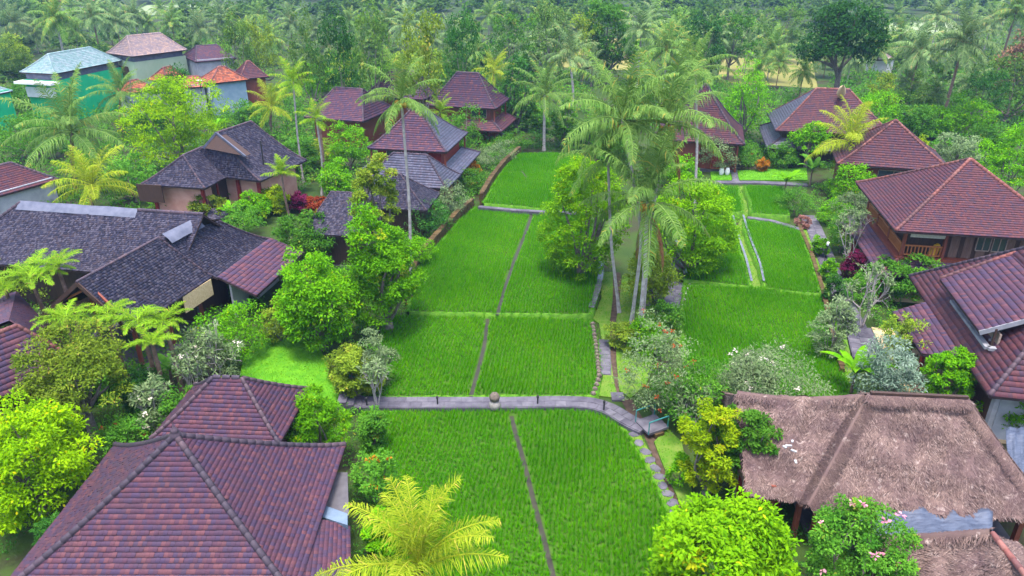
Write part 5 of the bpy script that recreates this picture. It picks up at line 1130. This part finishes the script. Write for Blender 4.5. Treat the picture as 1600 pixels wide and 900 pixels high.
SHRUBS = [
 (1020, 650, 492, 120, 'grey', 'red-flowered shrub leaning over the slab path', dict(leaf=.17, flowers=('red', 16, .14), dens=.8)),
 (1075, 660, 560, 120, 'mid', 'dense green bush right of the red-flowered shrub', dict(leaf=.2)),
 (1190, 660, 535, 180, 'grey', 'wide oleander with pink and white flowers above the thatched ridge', dict(leaf=.24, wr=.25, flowers=('white', 18, .15), cap=6500)),
 (1375, 640, 525, 100, 'silver', 'silvery green shrub between the garden path and the canopy', dict(leaf=.26, wr=.3)),
 (1290, 560, 468, 66, 'grey', 'greyish shrub at the right end of the side paddy', dict(dens=.7)),
 (1330, 440, 395, 40, 'purple', 'purple-red leaved shrub beside the garden path', dict()),
 (1312, 395, 320, 50, 'mid', 'mid green shrub right of the garden path', dict()),
 (1330, 360, 295, 60, 'grey', 'pale grey-green shrub against the balcony house porch', dict(dens=.7)),
 (1252, 358, 338, 26, 'dusty', 'clipped reddish bush at the start of the narrow paddy path', dict(leaf=.12)),
 (1240, 335, 290, 56, 'mid', 'green bush at the corner of the small square paddy', dict()),
 (1298, 475, 428, 34, 'dark', 'clipped dark bush between the paddy and the garden path', dict(leaf=.13)),
 (1278, 402, 368, 26, 'bright', 'small bright bush beside the tall thin lamp post', dict()),
 (1292, 440, 405, 28, 'bright', 'small bright bush just below the tall thin lamp post', dict()),
 (1352, 428, 402, 34, 'orange', 'orange-yellow croton in front of the balcony house porch', dict(leaf=.14)),
 (1310, 312, 270, 46, 'bright', 'bright shrub at the top of the garden path', dict()),
 (1190, 268, 246, 20, 'orange', 'small orange croton on the lawn strip', dict(leaf=.16)),
 (1275, 208, 190, 24, 'orange', 'orange-leaved shrub under the broad brown roof', dict(leaf=.2)),
 (1115, 268, 205, 66, 'grey', 'loose grey-green bush left in front of the steep brown roof', dict(leaf=.22, dens=.6)),
 (1150, 262, 215, 60, 'mid', 'green bush with some red right in front of the steep brown roof', dict(leaf=.22, flowers=('red', 6, .2))),
 (1222, 262, 222, 56, 'mid', 'green hedge bush along the far lawn strip', dict(leaf=.22)),
 (733, 275, 250, 30, 'orange', 'orange croton beside the slate roof corner', dict(leaf=.2)),
 (700, 345, 288, 62, 'grey', 'greyish flowering bush on the retaining wall', dict(dens=.8, flowers=('white', 6, .14))),
 (735, 300, 262, 56, 'mid', 'green bush with reddish tips beside the orange croton', dict(flowers=('red', 5, .14))),
 (672, 372, 310, 72, 'dark', 'dark bush in front of the small shingled hip roof', dict()),
 (775, 262, 222, 66, 'grey', 'pale silvery bush at the corner of the far paddy', dict(dens=.7)),
 (800, 240, 205, 60, 'mid', 'green bush under the red brown porch roof', dict()),
 (955, 250, 205, 60, 'mid', 'rounded green bush right of the far paddy head', dict(leaf=.24)),
 (590, 610, 520, 60, 'grey', 'grey twiggy bush on the left edge of the middle paddy', dict(dens=.6)),
 (548, 592, 540, 66, 'olive', 'yellow-green clipped bush at the right corner of the lawn', dict()),
 (585, 700, 640, 46, 'mid', 'leafy bush at the left corner of the front paddy', dict()),
 (590, 790, 700, 66, 'mid', 'trailing bush with orange flowers beside the flat concrete roof', dict(leaf=.15, flowers=('orange', 10, .14))),
 (600, 860, 800, 60, 'bright', 'low bright bush right of the tiled side roof', dict()),
 (465, 930, 855, 76, 'grey', 'pale green bush overlapping the lower edge of the pyramid roof', dict(leaf=.15)),
 (335, 600, 510, 90, 'grey', 'grey-green bush behind the bare frangipani', dict(dens=.6)),
 (370, 560, 470, 100, 'bright', 'bright leafy bush in front of the ivy clad wall', dict(leaf=.2)),
 (440, 535, 470, 60, 'olive', 'yellowish bush at the back of the lawn', dict()),
 (235, 650, 570, 60, 'dark', 'dark bush right of the rounded yellow-green tree', dict()),
 (215, 710, 640, 90, 'mid', 'mixed green bush with red leaves left of the small hip roof', dict(flowers=('red', 5, .14))),
 (300, 700, 600, 80, 'mid', 'green bush behind the left hip of the small roof', dict()),
 (60, 470, 380, 110, 'olive', 'straggly olive bush in front of the long shingled roof', dict(leaf=.2, dens=.55)),
 (30, 530, 470, 90, 'grey', 'pale flowering bush beside the mauve roof with terracotta caps', dict(dens=.7, flowers=('white', 6, .14))),
 (505, 260, 215, 46, 'olive', 'olive bush at the foot of the slim palms', dict(leaf=.22)),
 (470, 330, 300, 40, 'purple', 'dark red cordyline near the foot of the slim palms', dict(leaf=.24)),
 (492, 332, 308, 40, 'red', 'orange-red leaved shrub at the corner of the half hidden shingled roof', dict(leaf=.2)),
 (380, 370, 320, 60, 'mid', 'green bush between the shingled houses', dict()),
 (1060, 760, 700, 34, 'bright', 'small leafy sapling on the sloping grass', dict(dens=.4)),
 (1400, 590, 480, 70, 'olive', 'yellow-green bush under the tiled canopy edge', dict(dens=.7)),
 (1585, 690, 590, 70, 'bright', 'green bush at the right edge below the clerestory house', dict()),
 (1590, 800, 700, 50, 'mid', 'thin leafy twigs at the right end of the thatch', dict(dens=.5)),
 (105, 870, 790, 60, 'dark', 'dark leafy plant under the lime tree beside the pyramid roof', dict(wr=.25)),
 (972, 545, 500, 50, 'olive', 'low olive bush at the left foot of the central palms', dict()),
 (1008, 552, 498, 60, 'bright', 'bright low bush at the feet of the central palms', dict()),
 (1040, 520, 470, 50, 'mid', 'green bush between the central palm trunks and the slab path', dict()),
 (1560, 672, 612, 60, 'bright', 'leafy bush against the grey wall below the clerestory roof', dict()),
 (1345, 470, 425, 60, 'mid', 'green bush under the bare white-branched frangipani', dict()),
 (1385, 445, 410, 60, 'bright', 'bright bush left of the small canopy roof corner', dict()),
 (1300, 350, 312, 46, 'bright', 'bright bush at the upper bend of the garden path', dict()),
 (345, 660, 600, 70, 'olive', 'olive bush behind the ridge of the small hip roof', dict()),
 (170, 620, 560, 70, 'mid', 'mid green bush under the fern row', dict()),
 (100, 660, 590, 60, 'dark', 'dark bush between the mauve roof and the lime tree', dict()),
 (655, 420, 370, 50, 'bright', 'bright bush at the foot of the tall slender palm trunk', dict()),
 (560, 470, 415, 70, 'mid', 'mid green bush between the two bright green trees', dict()),
 (625, 450, 400, 46, 'olive', 'yellowish bush on the wall corner of the long paddy', dict()),
 (520, 470, 430, 60, 'dark', 'dark bush behind the lawn tree', dict()),
]
for k, (px, pb, pt, wp, lf, lab, opt) in enumerate(SHRUBS): shrub(px, pb, pt, wp, lf, lab, 300 + k, **opt)
for k, a in enumerate([(345, 600, 500, 80, 'bare grey frangipani left of the lawn', 'grey', .25, 4), (305, 640, 545, 70, 'bare branching frangipani above the small hip roof', 'grey', .25, 3), (255, 690, 590, 80, 'flowering frangipani behind the left corner of the small hip roof', 'grey', .5, 10),
    (1345, 515, 405, 96, 'bare white-branched frangipani between the path and the canopy', 'grey', .25, 0), (1300, 560, 470, 60, 'pale frangipani at the lower end of the garden path', 'grey', .4, 3), (1322, 420, 325, 66, 'pale twiggy frangipani right of the garden path', 'grey', .5, 0),
    (1075, 680, 610, 80, 'twiggy frangipani beside the foot bridge', 'grey', .3, 2), (1170, 640, 560, 90, 'leafy frangipani with pale flowers behind the thatched wing', 'grey', .8, 14), (1420, 275, 210, 40, 'thin leafy frangipani in front of the brown pyramid roof', 'yellow', .8, 0), (590, 640, 560, 50, 'bare twigs beside the stone steps', 'grey', .2, 0), (60, 560, 500, 60, 'thin branches reaching over the mauve roof', 'olive', .4, 0)]):
    frangipani(a[0], a[1], a[2], a[3], a[4], 500 + k, a[5], a[6], a[7])
# ---- tree ferns: flat spreading rosettes of broad fronds
FERN = []
for k in range(4):
    e0, e1 = [(38, -18), (30, -30), (24, -42), (46, -5)][k]; FERN.append(mesh_only('frond', *frond(2.6, D2R(e0), D2R(e1), 46, .05, .56, .22, rp, rp.uniform(-.08, .08)), LEAF['fern']))
def fern(px, pb, cx, cy, rpx, label, seed, nf=12):
    rng = np.random.default_rng(seed); b = at(px, pb, 0); h = max(.5, height_at(b[1], cy)); dp = depth(b + V3(0, 0, h)); s = .86*rpx*dp/F/2.3; o = root('tree_fern', label, 'fern', b)
    top = V3((cx - px)/F*dp, 0, h); mk('trunk', *ring_trunk(V3(0, 0, 0), top, .14, .11, rng), M['bark_brown'], o)
    for k in range(nf): fo = link('frond', FERN[int(rng.integers(4))], o, loc=top); fo.rotation_euler = (rng.normal(0, .08), 0, k*6.283/nf + rng.normal(0, .15)); fo.scale = [s*rng.uniform(.85, 1.12)]*3
for k, a in enumerate([(88, 535, 78, 432, 66, 'large tree fern in front of the long shingled roof'), (128, 530, 122, 415, 46, 'tree fern touching the gabled wing left of its peak'), (150, 610, 135, 497, 52, 'tree fern below the open gable'), (250, 612, 242, 500, 58, 'spreading tree fern right below the gabled wing eave'), (205, 605, 198, 492, 44, 'tree fern between the two fern crowns under the eave'),
    (285, 612, 280, 502, 46, 'tree fern at the right end of the fern row under the eave'), (265, 640, 262, 535, 44, 'tree fern behind the bare frangipani left of the lawn'), (352, 690, 352, 680, 24, 'yellow-green fern on the front slope of the small hip roof'), (408, 690, 408, 684, 24, 'yellow-green fern at the right hip of the small roof'), (50, 540, 35, 450, 44, 'tree fern at the left below the straggly olive bush')]): fern(*a, 700 + k)
# ---- broad leaved banana-like plants
def big_leaf(L, Wd, rng):
    n = 7; t = np.linspace(0, 1, n); x = L*t; z = L*(.75*t - .55*t**2.2); wv = Wd*np.sin(np.clip(t*.93 + .06, 0, 1)*math.pi)**.6*.5
    V = np.vstack([np.c_[x, -wv, z + .04], np.c_[x, 0*x, z - .03], np.c_[x, wv, z + .04]]); Fc = np.array([(r*n + i, r*n + i + 1, (r+1)*n + i + 1, (r+1)*n + i) for r in range(2) for i in range(n - 1)])
    return V, Fc, np.clip(rng.normal(.5, .2, len(Fc)), 0, 1)
BIG = {lf: [mesh_only('leaf', *big_leaf(1.5, .42, rp), LEAF[lf]) for _ in range(3)] for lf in ('bright', 'mid', 'silver')}
def banana(px, pb, pt, lf, label, seed, nf=9):
    rng = np.random.default_rng(seed); b = at(px, pb, 0); h = max(.8, height_at(b[1], pt)); o = root('broad_leaf_plant', label, 'plant', b); mk('stem', *tube([V3(0, 0, 0), V3(0, 0, h*.3), V3(0, 0, h*.55)], [.11, .09, .05], 7), M['bark_brown'], o)
    for k in range(nf): fo = link('leaf', BIG[lf][k % 3], o, loc=(0, 0, h*.5)); fo.rotation_euler = (rng.normal(0, .15), -.5*rng.random(), k*2.4); fo.scale = [h*.42*rng.uniform(.8, 1.1)]*3
for k, a in enumerate([(1328, 620, 545, 'bright', 'light green broad leaved plant beside the silvery shrub'), (1265, 290, 240, 'mid', 'broad leaved plant behind the top of the garden path'), (1225, 305, 262, 'bright', 'broad leaved plant beside the far lawn strip'), (400, 350, 318, 'bright', 'broad leaved plant below the gablet house entry'), (360, 350, 315, 'bright', 'broad leaved plant left below the gablet house entry'),
    (1405, 575, 520, 'silver', 'silver-white broad leaved plant under the tiled canopy'), (1392, 620, 565, 'silver', 'silver-white broad leaved plant left of the small green and yellow tree'), (270, 600, 555, 'mid', 'broad leaved plant under the tree ferns'), (345, 215, 180, 'bright', 'banana plant behind the peak of the gablet roof'), (1590, 580, 620, 'mid', 'broad leaved plant at the right edge')][:9]): banana(*a, 800 + k)
# ---- ivy on the wall below the red lean-to
ri = np.random.default_rng(31); q0, q1 = wz(1.0, 8.4, 0), wz(.7, 14.6, 0)
q0 = at(345, 470, 0); q1 = at(402, 478, 0)
P = q0 + (q1 - q0)*ri.random((2600, 1)) + np.c_[ri.normal(0, .05, (2600, 2)), ri.random(2600)**.8*2.3]
V, Fc = leaves(P, rdir(ri, 2600) + V3(0, -.4, -.6), rdir(ri, 2600)*.5 + V3(.2, -1, .2), .2, .15, ri); mk('ivy', V, Fc, LEAF['dark'], rnd=ri.random(2600), kind='stuff', label='dark ivy covering the wall below the red lean-to roof', cat='ivy')

# ---- far palms, counted from the left within each stretch of the wood
FARP = [
 ('hazy coconut palms behind the teal roofed hall', [(20,37,30),(52,52,26),(84,30,40),(116,52,26),(142,26,32),(179,34,30),(209,26,26),(5,14,20),(60,12,20),(108,12,18),(165,12,18)], 14),
 ('hazy coconut palms behind the pale green hall', [(232,38,22),(267,36,28),(311,46,30),(345,30,26),(285,14,20),(322,16,18),(250,14,18)], 14),
 ('coconut palms between the orange cottages and the tall palm crown', [(385,52,28),(419,62,32),(452,36,28),(492,50,26),(515,72,24),(574,56,30),(405,24,22),(545,34,24),(478,84,24)], 15),
 ('coconut palms in the wood behind the mauve roofs', [(605,34,28),(635,42,34),(672,62,28),(702,48,24),(733,54,30),(763,24,26),(655,20,22),(745,82,26)], 15),
 ('coconut palms in the wood above the far paddy', [(795,58,26),(817,80,28),(844,66,30),(847,32,30),(880,40,22),(905,62,24),(800,24,20),(866,88,24),(925,96,26)], 15),
 ('coconut palms right behind the central clump', [(1000,48,40),(1040,78,44),(1062,42,30),(1082,84,34),(1020,22,24)], 16),
 ('coconut palms around the golden field on the right', [(1111,60,36),(1140,84,24),(1165,76,30),(1205,80,36),(1236,64,26),(1218,98,24),(1150,30,22),(1190,44,22)], 15),
 ('coconut palms between the very tall dark tree and the right edge', [(1293,84,32),(1330,92,28),(1371,78,34),(1405,58,28),(1435,80,46),(1465,26,34),(1502,66,52),(1548,36,30),(1585,18,36),(1400,24,22),(1352,40,22)], 16),
 ('coconut palms below the reddish tree at upper right', [(1255,112,26),(1420,130,30),(1460,150,30),(1520,128,34),(1185,112,26)], 11),
]
kk = 0
for desc, lst, hg in FARP:
    for j, (cx, cy, r_) in enumerate(sorted(lst)):
        far_palm(cx, cy, r_, f'{ORD[j]} from left of {desc}', kk, hgt=hg*(1 + .12*math.sin(kk*2.3)), group=desc); kk += 1
# ---- far broadleaf trees from a few shared crowns
FT = []
for k in range(5):
    r = np.random.default_rng(900 + k); C = crown_clumps(r, 70, 1, 1, .85, 1.15, lump=.35); V, Fc, rr = clump_leaves(C, .22*r.uniform(.7, 1.3, len(C)), 40, .10, .075, r, droop=0.0, level=.35); FT.append((mesh_only('crown', V, Fc, rr, LEAF[['forest', 'dark', 'mid', 'forest', 'olive'][k]]), mesh_only('trunk', *limbs(r, C, .5, .06, 6)[:2], None, M['bark'])))
def far_tree(px, py_top, wpx, hgt, label, k, group):
    top = at(px, py_top, hgt); b = top*[1, 1, 0]; dp = depth(top); rx = wpx/2*dp/F; o = root('forest_tree', label, 'tree', b, group)
    for nm, me in zip(('crown', 'trunk'), FT[k % 5]): c = link(nm, me, o); c.scale = (rx, rx, hgt/2.05); c.rotation_euler = (0, 0, k*1.9)
FART = [
 ('dark trees in the hazy wood at the upper left corner', [(8,62,44,9),(165,16,40,10)]),
 ('round trees behind the pinkish roofed hall', [(330,60,42,9),(365,30,60,13)]),
 ('forest trees above the orange cottages', [(400,26,54,13),(475,34,56,14),(522,18,70,16),(540,66,44,11)]),
 ('forest trees behind the mauve roofs', [(575,12,70,16),(655,12,80,17),(700,80,46,9),(722,14,70,16)]),
 ('bluish forest trees above the far paddy', [(800,10,70,14),(862,6,70,14),(915,16,56,13)]),
 ('bluish forest trees behind the central palms', [(1050,10,76,13),(1100,18,76,13)]),
 ('forest trees left of the very tall dark tree', [(1150,12,76,13),(1225,6,70,12)]),
 ('forest trees right of the very tall dark tree', [(1385,112,56,8),(1450,112,60,8),(1550,108,64,8)]),
]
kk = 0
for desc, lst in FART:
    for j, (x, y, wp, hg) in enumerate(sorted(lst)): far_tree(x, y, wp*.85, hg, f'{ORD[j]} from left of {desc}', kk, desc); kk += 1
# ---- the far wood itself, one mass
rw = np.random.default_rng(77); parts = []
FIELDS = [[(858,104),(876,66),(968,60),(988,110)], [(1120,128),(1128,90),(1268,92),(1278,138)], [(195,24),(230,8),(345,6),(340,22)], [(1380,52),(1385,36),(1490,34),(1505,52)]]
FW = [np.array([p[:2] for p in pxpoly(q, 0)]) for q in FIELDS]
n = 0
while n < 480:
    y = 128 + 330*rw.random()**1.25; x = rw.uniform(-.80, .80)*y
    P = np.array([[x, y + d_] for d_ in (-6, 0, 9, 18, 27, 36, 45)])
    if any(inside(P, q).any() for q in FW): continue
    if x < -38 and y < 150 and x > -85: continue
    h = rw.uniform(2.2, 5) if y < 200 else rw.uniform(4, 8); rx = h*rw.uniform(.32, .55); C = crown_clumps(rw, 15, rx, rx, h*.42, h*.58, lump=.35, low=-.4) + V3(x, y, 0)
    lf = .95 if y < 220 else 1.3; V, Fc, rr = clump_leaves(C, .3*rx*rw.uniform(.7, 1.3, len(C)), 15, lf, lf*.62, rw, droop=0.0, level=.4); parts.append((V, Fc, np.clip(rr*.8 + rw.normal(0, .18), 0, 1))); n += 1
for k in range(420):
    y = rw.uniform(225, 430); x = rw.uniform(-.78, .78)*y
    if any(inside(np.array([[x, y + d_] for d_ in (-6, 0, 12, 24)]), q).any() for q in FW): continue
    h = rw.uniform(5, 9); rx = h*rw.uniform(.45, .7); C = crown_clumps(rw, 9, rx, rx, h*.42, h*.58, lump=.35, low=-.4) + V3(x, y, 0)
    V, Fc, rr = clump_leaves(C, .34*rx*rw.uniform(.7, 1.3, len(C)), 11, 1.9, 1.2, rw, droop=0.0, level=.4); parts.append((V, Fc, np.clip(rr*.8 + rw.normal(0, .18), 0, 1)))
V, Fc, rr = joinm(parts); mk('far_wood', V, Fc, LEAF['forest'], rnd=rr, kind='stuff', label='hazy blue-green wood closing the view behind the roofs', cat='wood')
# ---- undergrowth: leafy ground cover filling the gardens
UNDER = [ # pixel outline, density per m2, height, leaf, leaf size, label
 ([(0,470),(60,440),(140,470),(190,520),(420,470),(440,540),(385,540),(372,600),(420,650),(560,650),(590,560),(640,480),(660,400),(740,325),(560,400),(500,470),(430,500),(330,560),(230,640),(180,700),(0,720)], 3.0, .85, 'mid', .17, 'mixed low planting filling the left garden'),
 ([(470,400),(520,330),(600,400),(640,400),(700,370),(742,322),(800,255),(815,236),(760,230),(720,300),(600,400)], 3.0, 1.15, 'mid', .2, 'low planting along the top of the retaining wall'),
 ([(560,640),(578,700),(600,790),(592,905),(548,905),(548,740),(525,690),(540,640)], 2.2, .8, 'mid', .15, 'tangled low planting left of the front paddy'),
 ([(1262,350),(1300,400),(1330,470),(1360,560),(1345,650),(1380,660),(1440,600),(1400,480),(1372,410),(1340,340),(1330,290),(1270,290)], 3.0, .8, 'mid', .17, 'low planting between the garden path and the right houses'),
 ([(1300,470),(1290,465),(1312,560),(1335,640),(1290,680),(1170,690),(1060,660),(1000,600),(1010,540),(1060,560),(1090,650),(1180,670),(1300,668),(1330,610)], 2.0, .8, 'bright', .17, 'leafy hedge strip behind the thatched roofs'),
 ([(1100,262),(1120,232),(1340,228),(1340,290),(1262,262)], 2.2, .9, 'mid', .24, 'planting bed before the brown roofs'),
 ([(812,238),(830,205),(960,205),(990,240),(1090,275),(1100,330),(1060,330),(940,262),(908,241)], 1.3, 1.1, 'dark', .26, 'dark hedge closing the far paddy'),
 ([(-160,360),(-160,180),(-120,140),(130,150),(420,150),(480,170),(480,300),(330,330),(160,350),(30,330)], .8, 1.6, 'mid', .40, 'shrubby undergrowth around the left houses'),
 ([(420,150),(480,110),(900,110),(960,200),(830,210),(760,240),(560,300),(480,300)], .85, 1.5, 'mid', .40, 'shrubby undergrowth around the mauve roofs'),
 ([(960,200),(1000,130),(1600,110),(1740,120),(1760,300),(1500,260),(1340,220),(1100,230)], .7, 1.7, 'mid', .42, 'shrubby undergrowth behind the brown roofs'),
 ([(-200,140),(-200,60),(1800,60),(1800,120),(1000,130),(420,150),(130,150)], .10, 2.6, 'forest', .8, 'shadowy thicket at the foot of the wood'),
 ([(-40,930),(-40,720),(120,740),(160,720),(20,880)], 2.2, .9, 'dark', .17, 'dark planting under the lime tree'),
 ([(960,440),(1000,430),(1045,440),(1040,500),(1010,540),(980,520)], 1.6, .6, 'olive', .16, 'low planting round the palm trunks'),
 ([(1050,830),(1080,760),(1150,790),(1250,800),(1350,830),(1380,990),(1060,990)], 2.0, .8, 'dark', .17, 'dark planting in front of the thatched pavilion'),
 ([(1360,660),(1500,640),(1640,690),(1640,600),(1540,640),(1460,640)], 1.5, .7, 'mid', .17, 'low planting between the thatch and the clerestory house'),
]
ru = np.random.default_rng(55)
LAWN = np.array([p[:2] for p in pxpoly([(372,600),(380,556),(395,530),(430,522),(472,522),(505,540),(530,585),(540,640),(480,660),(400,650)], 0)])
CLEAR = [[at(x, y, .1) for x, y in q] for q in ([(1262,336),(1272,355),(1284,385),(1298,420),(1310,448),(1322,480),(1338,510),(1352,560)], [(1046,498),(1058,445),(1050,395)], [(1108,284),(1262,288)], [(980,622),(1010,670),(1075,830)])]
for pp, dn_, hh, lf, ls, lab in UNDER:
    P = np.array([p[:2] for p in pxpoly(pp, 0)]); lo, hi = P.min(0), P.max(0); n = int(np.prod(hi - lo)*dn_); W = lo + ru.random((n, 2))*(hi - lo); W = W[inside(W, P)]
    k = np.ones(len(W), bool)
    for nm, q, z, g_, l_ in PADDY: k &= ~inside(W, np.array([p[:2] for p in pxpoly(q, z)]))
    
    for q in CLEAR: k &= dist_line(W, q) > 1.1
    k &= ~inside(W, LAWN)
    for q in FW: k &= ~inside(W, q) & ~inside(W + [0, 8], q)
    W = W[k]; hs = hh*ru.uniform(.35, 1.25, len(W)); C = np.c_[W, hs*.55]; per = 22 if ls < .3 else 13
    V, Fc, rr = clump_leaves(C, np.maximum(.45*hs, .3), per, ls, ls*.5, ru, flat=1.0); mk('undergrowth', V, Fc, LEAF[lf], rnd=np.clip(rr + ru.normal(0, .1, 1), 0, 1), kind='stuff', label=lab, cat='undergrowth')

# ------------------------------------------------------------------ the air: pale haze from the camera to the far wood
def haze_mat():
    m = bpy.data.materials.new('haze'); m.use_nodes = True; t = m.node_tree; t.nodes.clear(); o = t.nodes.new('ShaderNodeOutputMaterial'); v = t.nodes.new('ShaderNodeVolumePrincipled')
    v.inputs['Color'].default_value = (.34, .58, 1.0, 1); v.inputs['Density'].default_value = .00028; v.inputs['Anisotropy'].default_value = .2; t.links.new(v.outputs[0], o.inputs['Volume']); return m
hz = MB().box((0, 547, -1.2), 1560, 1250, 41.0).build('haze', haze_mat(), kind='stuff', label='thin pale blue haze over the valley', cat='haze')
